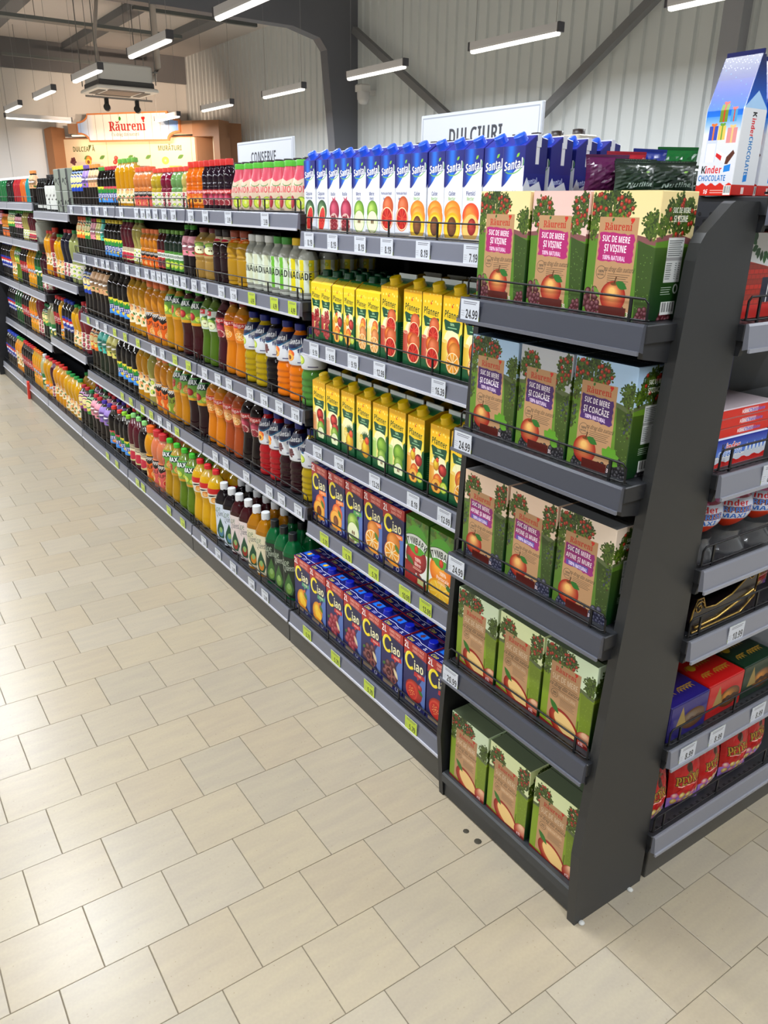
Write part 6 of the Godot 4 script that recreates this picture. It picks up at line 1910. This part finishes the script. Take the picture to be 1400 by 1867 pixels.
func kiosk():
	# the jam stand across the far corner; u runs along its face, n looks out of it
	var u := Vector3(0.5534, 0, 0.8329)
	var n := Vector3(-0.8329, 0, 0.5534)
	var o := thing("promo_kiosk", "wooden jam kiosk in far corner with lit picture back", "display", Vector3(5.27, 0, -21.14))
	var wood := mat(Color(0.6, 0.42, 0.29), 0.5)
	var at := func(x, y, t): return u * x + Vector3(0, y, 0) + n * t
	var b := MB.new()
	b.extr(PackedVector2Array([V(-0.55, 0), V(4.1, 0), V(4.1, 3.03), V(-0.55, 3.03)]), at, -0.42, -0.36)
	part("back_board", b.mesh(), wood, o)
	b = MB.new()
	b.quad(at.call(-0.5, 1.75, -0.355), at.call(4.05, 1.75, -0.355), at.call(4.05, 3.0, -0.355), at.call(-0.5, 3.0, -0.355))
	part("picture", b.mesh(), mat(Color.WHITE, 0.5, 0, tex("board:jars")), o)
	b = MB.new()
	b.extr(PackedVector2Array([V(0.0, 3.04), V(3.5, 3.04), V(3.5, 3.07), V(0.0, 3.07)]), at, -0.16, -0.1)
	part("light_strip", b.mesh(), glow(Color(1.0, 0.86, 0.66), 2.0), o)
	var sl := AreaLight3D.new()
	sl.name = "strip_light"
	sl.area_size = Vector2(3.4, 0.05)
	sl.light_color = Color(1.0, 0.9, 0.76)
	sl.light_energy = 1.1
	sl.shadow_enabled = true
	sl.set("area_range", 30.0)
	o.add_child(sl, true)
	sl.look_at_from_position(o.position + at.call(1.75, 3.03, -0.14), o.position + at.call(1.75, 2.0, -0.3), n)
	b = MB.new()
	b.extr(PackedVector2Array([V(0.0, 3.09), V(3.5, 3.03), V(3.5, 3.3), V(0.0, 3.3)]), at, -0.05, 0.0)
	part("header_beam", b.mesh(), mat(Color(0.66, 0.5, 0.38), 0.5), o)
	for e in [[-0.72, -0.5], [4.05, 4.2]]:
		b = MB.new()
		b.extr(PackedVector2Array([V(e[0], 0), V(e[1], 0), V(e[1], 3.25), V(e[0], 3.2)]), at, -0.42, 0.02)
		part("side_board", b.mesh(), wood, o)
	b = MB.new()
	b.extr(PackedVector2Array([V(3.5, 2.98), V(4.2, 2.98), V(4.2, 3.3), V(3.5, 3.3)]), at, -0.4, 0.0)
	part("side_beam", b.mesh(), wood, o)
	b = MB.new()
	b.box(Vector3(2.0, 0, 2.85), Vector3(3.1, 3.3, 2.95))
	part("corner_board", b.mesh(), wood, o)
	b = MB.new()
	b.extr(PackedVector2Array([V(-0.5, 0.8), V(4.05, 0.8), V(4.05, 0.84), V(-0.5, 0.84)]), at, -0.36, 0.3)
	part("counter", b.mesh(), wood, o)
	# flared sign board
	var body := func(g: float) -> PackedVector2Array:
		var p := PackedVector2Array()
		var cx := 1.77
		var cy := 3.2
		for s in [[1, 1], [-1, 1], [-1, -1], [1, -1]]:
			var arc := []
			for i in 7:
				var a := PI / 2 * i / 6
				# a hollow corner
				arc.append(V(cx + s[0] * (1.44 - g - 0.32 * cos(a)), cy + s[1] * (0.3 - g - 0.17 * sin(a))))
			if s[0] * s[1] > 0:
				arc.reverse()
			p.append_array(PackedVector2Array(arc))
		return p
	var sg := thing("shop_sign", "white plank sign with red lettering and shaped wooden frame", "sign", Vector3(5.27, 0, -21.14))
	b = MB.new()
	b.extr(body.call(0.0), at, 0.0, 0.06)
	part("frame", b.mesh(), mat(Color(0.8, 0.5, 0.3), 0.45), sg)
	b = MB.new()
	b.extr(body.call(0.035), at, 0.06, 0.068, Rect2(0.37, 2.93, 2.8, 0.54))
	part("face", b.mesh(), mat(Color.WHITE, 0.45, 0, tex("board:kiosk")), sg)

func boards():
	for e in [["CONSERVE", -4.3, -3.66, 1.93], ["DULCIURI", -2.63, -1.99, 1.942]]:
		var o := thing("aisle_board", "white framed board reading %s above the shelves" % e[0], "sign", Vector3(1.95, 0, e[1]))
		var l: float = e[2] - e[1]
		var b := MB.new()
		b.cham(Vector3(0, e[3] - 0.2, 0), Vector3(0.012, e[3], l), 0.002)
		part("board", b.mesh(), mat(Color(0.82, 0.84, 0.88), 0.4), o)
		b = MB.new()
		b.quad(Vector3(-0.0008, e[3] - 0.198, 0.003), Vector3(-0.0008, e[3] - 0.198, l - 0.003), Vector3(-0.0008, e[3] - 0.002, l - 0.003), Vector3(-0.0008, e[3] - 0.002, 0.003))
		part("print", b.mesh(), mat(Color.WHITE, 0.4, 0, tex("board:" + e[0])), o)
		for z in [0.08, l - 0.1]:
			b = MB.new()
			b.box(Vector3(0.012, 0.0, z), Vector3(0.03, e[3] - 0.02, z + 0.02))
			part("post", b.mesh(), mat(DARK, 0.5), o)

# ---------------------------------------------------------------- the drinks run
const SEAM := [-1.43, -2.435, -3.465, -4.495, -5.53, -6.56, -7.54, -8.5]
func drinks():
	var o := thing("gondola", "long dark steel shelving run lining the drinks aisle", "shelving")
	for i in 7:
		var z1: float = SEAM[i] - 0.003
		var z0: float = SEAM[i + 1] + 0.003
		var b := MB.new()
		b.cham(Vector3(1.224, 0, z0), Vector3(1.26, 0.088, z1), 0.002)
		part("plinth", b.mesh(), mat(Color(0.27, 0.265, 0.25), 0.42), o)
		b = MB.new()
		b.box(Vector3(1.82, 0.0, z0), Vector3(1.845, 1.6, z1))
		part("back_panel", b.mesh(), mat(Color(0.09, 0.095, 0.105), 0.5), o)
		b = MB.new()
		b.box(Vector3(1.76, 0.0, SEAM[i + 1] - 0.02), Vector3(1.82, 1.62, SEAM[i + 1] + 0.02))
		part("upright", b.mesh(), mat(Color(0.06, 0.06, 0.065), 0.5), o)
	var b := MB.new()
	b.extr(PackedVector2Array([V(1.185, 0), V(1.85, 0), V(1.85, 1.63), V(1.36, 1.63), V(1.29, 1.56), V(1.17, 0.22)]), func(x, y, t): return Vector3(x, y, t), -8.55, -8.52)
	part("end_panel", b.mesh(), mat(Color(0.1, 0.105, 0.12), 0.45), o)
	var bayname := ["first bay from end panel", "second bay from end panel", "third bay from end panel", "fourth bay from end panel", "fifth bay from end panel", "sixth bay from end panel", "seventh bay from end panel"]
	var lv := ["lowest", "second lowest", "third lowest", "fourth lowest", "topmost"]
	var levels := [[0.088, 0.452, 0.776, 1.139, 1.493], [0.088, 0.5, 0.88, 1.262, 1.548], [0.088, 0.5, 0.88, 1.262, 1.548], [0.088, 0.5, 0.88, 1.262, 1.548], [0.088, 0.585, 1.05, 1.5], [0.088, 0.51, 0.898, 1.27, 1.553], [0.088, 0.51, 0.898, 1.27, 1.553]]
	for i in 7:
		for j in levels[i].size():
			var xf := 1.23 if j == 0 else 1.317
			shelf("dark shelf with grey price rail, %s in %s" % [lv[j] if j < levels[i].size() - 1 else "topmost", bayname[i]], Vector3(xf, levels[i][j], SEAM[i + 1] + 0.004), SEAM[i] - SEAM[i + 1] - 0.008, 1.815 - xf, RAIL if i < 4 else RAIL.lightened(0.22))
	# first bay: cartons
	var zs := []
	for i in 14:
		zs.append(-2.455 + 0.0747 * (i + 0.5))
	zs[13] = -1.455
	carton_run(["milk:watermelon", "milk:watermelon", "milk:pomegranate", "milk:pomegranate", "milk:halfapple", "milk:halfapple", "milk:blood", "milk:blood", "milk:peach", "milk:peach", "milk:peach", "milk:apple", "milk:apple", "milk:apple"], 1.345, 1.545, zs, "blue white nectar carton", "top shelf")
	for k in 3:
		place_carton("milk:apple", Vector3(1.345 + 0.083 * (k + 1), 1.545, -1.455), "blue white nectar carton, row %s back beside the juice stand" % NUM[k + 1], "blue white nectar cartons, top shelf")
	zs = []
	for i in 6:
		zs.append(-2.43 + 0.0722 * (i + 0.5))
	carton_run(["gable:cranberry", "gable:cranberry", "gable:multi", "gable:multi", "gable:grapefruit", "gable:grapefruit"], 1.345, 1.19, zs, "slim green topped juice carton", "second shelf", 2, 0.072)
	carton_run(["big:blood", "big:blood", "big:blood", "big:orange", "big:orange"], 1.345, 1.19, [-1.952, -1.835, -1.742, -1.65, -1.557], "big yellow capped juice carton", "second shelf", 1, 0.094)
	carton_run(["big:redapple", "big:redapple", "big:pineapple", "big:pineapple", "big:halfapple", "big:halfapple", "big:multi", "big:multi", "big:orange"], 1.345, 0.828, [-2.383, -2.285, -2.186, -2.087, -1.99, -1.897, -1.8, -1.685, -1.587], "big yellow capped juice carton", "third shelf", 1, 0.094)
	carton_run(["pack:peach", "pack:peach", "pack:halfapple", "pack:orange", "pack:orange"], 1.345, 0.503, [-2.389, -2.268, -2.148, -2.027, -1.907], "navy two litre juice carton", "fourth shelf", 1, 0.09)
	carton_run(["leafy:red", "leafy:orange"], 1.345, 0.503, [-1.78, -1.654], "leafy green juice carton", "fourth shelf", 1, 0.085)
	zs = []
	for i in 8:
		zs.append(-2.455 + 0.1225 * (i + 0.5))
	carton_run(["pack:mango", "pack:mango", "pack:raspberry", "pack:raspberry", "pack:cherry", "pack:cherry", "pack:tomato", "pack:tomato"], 1.262, 0.139, zs, "navy two litre juice carton", "bottom shelf", 2, 0.09)
	# three bays of bottles
	row(1.6, 1.345, "top shelf", -5.53, [["tea_blue", 4, -5.25], ["tea_violet", 2, -5.12], ["tea_peach", 3, -4.93], ["ntea_green", 2, -4.81], ["ntea_red", 4, -4.575], ["oj_big", 4, -4.275], ["squat_peach", 4, -4.01], ["mini_yellow", 2, -3.87], ["mini_crimson", 2, -3.74], ["mini_green", 2, -3.605], ["mini_pale", 1, -3.54], ["orange_red", 3, -3.36], ["grape_red", 5, -3.085], ["carafe", 7, -2.5]])
	row(1.314, 1.345, "second shelf", -5.53, [["o_orange", 3, -5.33], ["o_green", 2, -5.2], ["fz_pink", 2, -5.09], ["fz_yellow", 2, -4.98], ["fz_teal", 1, -4.92], ["ntea_yel", 5, -4.585], ["burg", 3, -4.395], ["palejuice", 2, -4.25], ["squat_orange", 4, -4.0], ["slim_red", 2, -3.89], ["slim_green", 4, -3.655], ["dark_pink", 2, -3.52], ["apple_tan", 2, -3.305], ["grape_dark", 2, -3.155], ["juice_yel", 2, -2.975], ["stripe_plain", 3, -2.76], ["stripe_green", 2, -2.615], ["stripe_yellow", 2, -2.465]])
	for k in 3:
		put("stripe_yellow", Vector3(1.46 + 0.08 * k, 1.314, -2.5), 1.0, "cloudy lemonade bottle, row %s back at the carton bay" % NUM[k + 1], "lemonade bottles, second shelf")
	row(0.932, 1.345, "third shelf", -5.53, [["o_blue", 2, -5.36], ["fz_tan", 4, -4.99], ["ntea_big", 4, -4.6], ["fruit_orange", 3, -4.3], ["cappy", 3, -3.99], ["lime_lab", 1, -3.88], ["top_orange", 1, -3.77], ["top_dark", 2, -3.51], ["green_white", 2, -3.33], ["burg_big", 1, -3.235], ["orange_big", 2, -3.045], ["sb_yellow", 2, -2.84], ["sb_dark", 1, -2.745], ["sb_orange", 2, -2.55], ["sb_green", 1, -2.45]])
	row(0.552, 1.345, "fourth shelf", -5.53, [["o_orange_l", 2, -5.36], ["fz_teal_b", 2, -5.16], ["fz_pale", 2, -4.95], ["ntea_big", 4, -4.56], ["fruit_orange", 2, -4.37], ["fruit_pale", 1, -4.25], ["cappy", 2, -4.05], ["cappy_green", 1, -3.96], ["top_orange", 2, -3.765], ["top_darkg", 2, -3.51], ["orange_big", 2, -3.31], ["grapefruit", 2, -3.11], ["blackb", 2, -2.935], ["sb_red", 2, -2.755], ["sb_darkred", 2, -2.57], ["sb_yellow", 1, -2.46]])
	row(0.14, 1.262, "bottom shelf", -8.45, [["pepsi", 5, -7.98], ["orange", 3, -7.7], ["cola", 5, -7.24], ["fanta", 4, -6.92], ["pale", 1, -6.82], ["mir", 2, -6.6], ["darkred", 1, -6.48], ["orangebig2", 3, -6.15], ["yellowbig", 4, -5.72], ["o_purple", 2, -5.53], ["o_green_l", 1, -5.42], ["fz_pink_l", 2, -5.22], ["fz_violet", 2, -5.01], ["nt_red", 2, -4.77], ["nt_lime", 2, -4.595], ["burg_l", 2, -4.4], ["burgdark", 1, -4.28], ["cappy_y", 1, -4.17], ["cappy_pink", 2, -3.98], ["max_o", 2, -3.765], ["max_g", 2, -3.555], ["spark_y", 3, -3.26], ["aloe_b", 2, -3.085], ["aloe_r", 2, -2.91], ["aloe_a", 2, -2.735], ["galoe", 3, -2.49]], 1.0)
	# fifth bay, then the two by the back wall
	row(1.552, 1.345, "top of fifth bay", -6.55, [["darkb", 4, -6.28], ["scriptb", 3, -5.98]])
	for e in [[-5.87, 0, "lower front"], [-5.68, 0, "lower rear"], [-5.87, 1, "upper front"], [-5.68, 1, "upper rear"]]:
		var bx := thing("drink_case", "pale grey green drink case, %s of a stack of four" % e[2].replace("front", "far").replace("rear", "near"), "case", Vector3(1.43, 1.552 + 0.135 * e[1], e[0]), 0.0, "pale drink cases stacked on the fifth bay")
		b = MB.new()
		b.cham(Vector3(-0.075, 0, -0.092), Vector3(0.075, 0.132, 0.092), 0.003)
		part("carton", b.mesh(), mat(Color(0.52, 0.55, 0.5), 0.45), bx)
		b = MB.new()
		for i in 5:
			b.bar(Vector3(-0.0755, 0.05 + 0.02 * (i % 2), -0.05 + i * 0.024), Vector3(-0.0755, 0.075 - 0.02 * (i % 3), -0.03 + i * 0.024), 0.003, 5)
		b.box(Vector3(-0.076, 0.0, 0.045), Vector3(-0.0752, 0.13, 0.09))
		part("dark_print", b.mesh(), mat(Color(0.09, 0.1, 0.11), 0.5), bx)
	row(1.102, 1.345, "upper fifth bay", -6.55, [["orangebig2", 2, -6.36], ["redbig", 1, -6.26], ["yellowbig", 2, -6.04], ["darkbig", 2, -5.81], ["palebig", 2, -5.58]])
	row(0.637, 1.345, "lower fifth bay", -6.55, [["cola", 2, -6.38], ["mir", 1, -6.28], ["pepsi", 3, -6.0], ["yellowbig", 2, -5.79], ["crimson", 2, -5.58]])
	row(1.605, 1.345, "back-wall bays top", -8.46, [["p_blue", 6, -8.05], ["p_green", 5, -7.7], ["p_black", 4, -7.4], ["p_red", 4, -7.12], ["p_orange", 3, -6.92], ["p_teal", 2, -6.78], ["tea_peach", 2, -6.62]])
	row(1.322, 1.345, "back-wall second shelf", -8.46, [["o_blue", 0, -8.46], ["fz_pink", 4, -8.15], ["squat_orange", 4, -7.85], ["o_green", 4, -7.55], ["dark_pink", 4, -7.25], ["palejuice", 3, -7.02], ["burg", 3, -6.8], ["jug", 1, -6.62]])
	row(0.95, 1.345, "back-wall third shelf", -8.46, [["pepsi", 5, -8.0], ["fruit_orange", 2, -7.8], ["max_g", 2, -7.6], ["cola", 3, -7.3], ["fanta", 3, -7.0], ["sprigb", 2, -6.8], ["darkred", 2, -6.6]])
	row(0.562, 1.345, "back-wall fourth shelf", -8.46, [["pepsi", 4, -8.1], ["sprigb", 3, -7.8], ["cola", 3, -7.5], ["fanta", 3, -7.2], ["crimson", 2, -7.0], ["o_green_l", 2, -6.8], ["pale", 2, -6.6]])
	# jars peeping over the top row
	for i in 22:
		put("jar", Vector3(1.64, 1.6, -4.35 + i * 0.082), 1.0, "glass jar with dark lid behind the top row, jar %s from the nectar" % count_word(22 - i), "jars behind the top row")
	for i in 11:
		var cb := thing("snack_carton", "brown and cream carton behind nectar row, %s from the juice stand" % count_word(11 - i), "carton", Vector3(1.66, 1.545, -2.36 + i * 0.077), 0.0, "brown cream cartons behind the nectar row")
		b = MB.new()
		b.cham(Vector3(0, 0, -0.036), Vector3(0.07, 0.262, 0.036), 0.003)
		part("body", b.mesh(), mat(Color(0.62, 0.52, 0.4) if i % 2 else Color(0.75, 0.72, 0.65), 0.45), cb)
		b = MB.new()
		b.lathe([V(0.017, 0.261), V(0.017, 0.276), V(0.0003, 0.278)], 12)
		part("cap", b.mesh(), mat(Color(0.14, 0.09, 0.07), 0.4), cb).position = Vector3(0.035, 0, 0)
	# price slips
	var xr := 1.3067
	var xb := 1.2197
	tags(xr, 1.493, [-2.36, -2.21, -2.05, -1.91, -1.74, -1.54], [0, 0, 0, 0, 0, 7], "the nectar carton rail")
	tags(xr, 1.139, [-2.34, -2.23, -2.09, -1.94, -1.65], [1, 1, 1, 2, 3], "second carton rail")
	tags(xr, 0.776, [-2.33, -2.18, -1.96, -1.75, -1.6], [4, 2, 4, 0, 2], "third carton rail")
	tags(xr, 0.452, [-2.29, -2.13, -1.96, -1.78, -1.67], [12, 12, 12, 13, 14], "fourth carton rail")
	tags(xb, 0.088, [-2.28, -2.07, -1.85, -1.61], [12], "lowest carton rail")
	tags(xr, 1.548, [-5.4, -5.09, -4.97, -4.82, -4.66, -4.37, -4.12, -4.02, -3.94, -3.84, -3.72, -3.6, -3.39, -3.23, -3.0, -2.68], [8, 8, 11, 11, 8], "top bottle rail")
	tags(xr, 1.262, [-5.23, -4.97, -4.83, -4.73, -4.57, -4.37, -4.19, -4.05, -3.95, -3.87, -3.79, -3.71, -3.63, -3.54, -3.41, -3.3, -3.11, -2.99], [11, 8, 8, 11, 7], "second bottle rail")
	tags(xr, 1.262, [-2.82, -2.63, -2.49], [15], "the lemonade rail")
	tags(xr, 0.88, [-5.32, -5.11, -4.93, -4.74, -4.54, -4.31, -4.05, -3.92, -3.74, -3.56, -3.36, -3.21, -3.09, -2.88, -2.75, -2.62, -2.49], [12, 7, 7, 12, 12, 12, 7, 7, 12, 12, 7], "third bottle rail")
	tags(xr, 0.5, [-4.73, -4.56, -4.35, -4.2, -4.06, -3.92, -3.8, -3.3, -3.18, -2.96, -2.74, -2.63, -2.49], [12, 12, 12, 12, 7, 7, 12, 7], "fourth bottle rail")
	tags(xb, 0.088, [-4.9, -4.7, -4.3, -4.2, -3.78, -3.58, -3.3, -3.13, -2.96, -2.77, -2.64], [12, 12, 12, 12, 12, 12, 8], "lowest bottle rail")
	# red tape hanging from the plinth
	b = MB.new()
	b.cham(Vector3(-0.02, 0, -0.012), Vector3(0, 0.17, 0.012), 0.001)
	var tp := part("marker_strip", b.mesh(), mat(Color(0.9, 0.25, 0.18), 0.4), self)
	tp.position = Vector3(1.222, 0.002, -7.3)
	tp.rotation.x = 0.35
	tag(tp, "bright red marker strip leaning on the plinth", "strip")

func juice_stand():
	var o := thing("display_stand", "dark steel end stand for boxed apple juice", "display stand")
	var side := PackedVector2Array([V(1.184, 0.0), V(1.43, 0.0), V(1.43, 1.645), V(1.352, 1.645), V(1.343, 1.641), V(1.28, 1.592), V(1.268, 1.575), V(1.262, 1.545), V(1.168, 0.22)])
	var panel := mat(Color(0.165, 0.168, 0.172), 0.42)
	var b := MB.new()
	var f := func(x, y, t): return Vector3(x, y, t)
	b.extr(side, f, -0.903, -0.879)
	part("end_panel", b.mesh(), panel, o)
	b = MB.new()
	b.extr(PackedVector2Array([V(1.196, 0.0), V(1.43, 0.0), V(1.43, 1.52), V(1.236, 1.51), V(1.176, 0.22)]), f, -1.428, -1.41)
	part("divider_panel", b.mesh(), mat(Color(0.12, 0.125, 0.13), 0.45), o)
	b = MB.new()
	b.box(Vector3(1.41, 0.02, -1.41), Vector3(1.43, 1.644, -0.904))
	part("back_panel", b.mesh(), mat(Color(0.13, 0.14, 0.165), 0.45), o)
	b = MB.new()
	for i in 12:
		for j in 20:
			var c := Vector3(1.4095, 1.622 - 0.0125 * i, -0.915 - 0.025 * j - 0.0125 * (i % 2))
			for k in 8:
				b.tri(c, c + Vector3(0, 0.0038 * cos(TAU * (k + 1) / 8), -0.0038 * sin(TAU * (k + 1) / 8)), c + Vector3(0, 0.0038 * cos(TAU * k / 8), -0.0038 * sin(TAU * k / 8)))
	part("perforation", b.mesh(), mat(Color(0.01, 0.01, 0.012), 0.9), o).set_meta("kind", "stuff")
	b = MB.new()
	b.extr(PackedVector2Array([V(1.2, 0.004), V(1.225, 0.004), V(1.225, 0.07), V(1.41, 0.07), V(1.41, 0.09), V(1.192, 0.09), V(1.187, 0.085), V(1.187, 0.06), V(1.2, 0.05)]), f, -1.409, -0.904)
	part("plinth", b.mesh(), mat(Color(0.2, 0.21, 0.22), 0.4), o)
	for x in [1.205, 1.385]:
		b = MB.new()
		b.lathe([V(0.007, 0.0), V(0.008, 0.002), V(0.004, 0.005), V(0.0005, 0.005)], 12)
		var ft := part("foot", b.mesh(), mat(Color(0.8, 0.8, 0.78), 0.5), o)
		ft.position = Vector3(x, 0, -0.874)
	var ys := [1.388, 1.083, 0.755, 0.43]
	var said := ["sour cherry", "blackcurrant", "blueberry and blackberry", "plain apple"]
	for i in 4:
		shelf("dark slotted shelf carrying the %s juice boxes" % said[i], Vector3(1.166, ys[i], -1.405), 0.515, 0.24, Color(0.25, 0.26, 0.3), 0.0, 0.043, true)
		price_tag(5 if i < 3 else 6, Vector3(1.1555, ys[i] + 0.003, -1.358), "white price tag reading %s under the %s juice boxes" % ["24.99" if i < 3 else "20.99", said[i]])
	var kinds := ["visine", "coacaze", "afine", "mere", "mere"]
	var where := ["with cherry print", "with blackcurrant print", "with blueberry print", "plain apple, upper row", "plain apple, floor row"]
	var yy := [1.438, 1.133, 0.805, 0.48, 0.091]
	var lay := [["a", "b", "a"], ["a", "b", "a"], ["b", "b", "a"], ["a", "b", "a"], ["a", "b", "b"]]
	for i in 5:
		for j in 3:
			place_carton("stand:%s:%s" % [kinds[i], lay[i][j]], Vector3(1.2 + 0.002 * j, yy[i], [-1.316, -1.158, -1.0][j] + (0.01 if i == 4 and j == 2 else 0.0)), "three litre juice box %s, %s" % [where[i], ["farthest from end panel", "middle of three", "beside end panel"][j].replace("farthest from end panel", "beside the divider panel")], "three litre juice boxes on the end stand", [0.0, -0.02, 0.015][j])

func _ready():
	rng.seed = 42
	var cam := Camera3D.new()
	cam.name = "camera"
	cam.position = Vector3(0, 1.63, 0)
	cam.rotation_degrees = Vector3(-21.577, -34.4755, 0.8626)
	cam.fov = 66.768
	cam.near = 0.05
	cam.far = 60.0
	add_child(cam)
	cam.current = true
	var we := WorldEnvironment.new()
	we.name = "environment"
	var e := Environment.new()
	e.background_mode = Environment.BG_COLOR
	e.background_color = Color(0.02, 0.02, 0.02)
	e.tonemap_mode = Environment.TONE_MAPPER_LINEAR
	e.tonemap_exposure = 1.0
	e.sdfgi_enabled = true
	e.ssao_enabled = true
	e.ssil_enabled = true
	we.environment = e
	add_child(we)
	for i in 8:
		lamp(6.35, 0.8 - 2.6 * i)
		lamp(3.43, 0.6 - 2.6 * i)
		lamp(0.5, 0.7 - 2.6 * i)
		lamp(-2.4, 0.7 - 2.6 * i)
	lamp(4.31, -19.6, 3.23, true)
	hall()
	floor_and_tiles(cam)
	drinks()
	juice_stand()
	sweets()
	boards()
	kiosk()
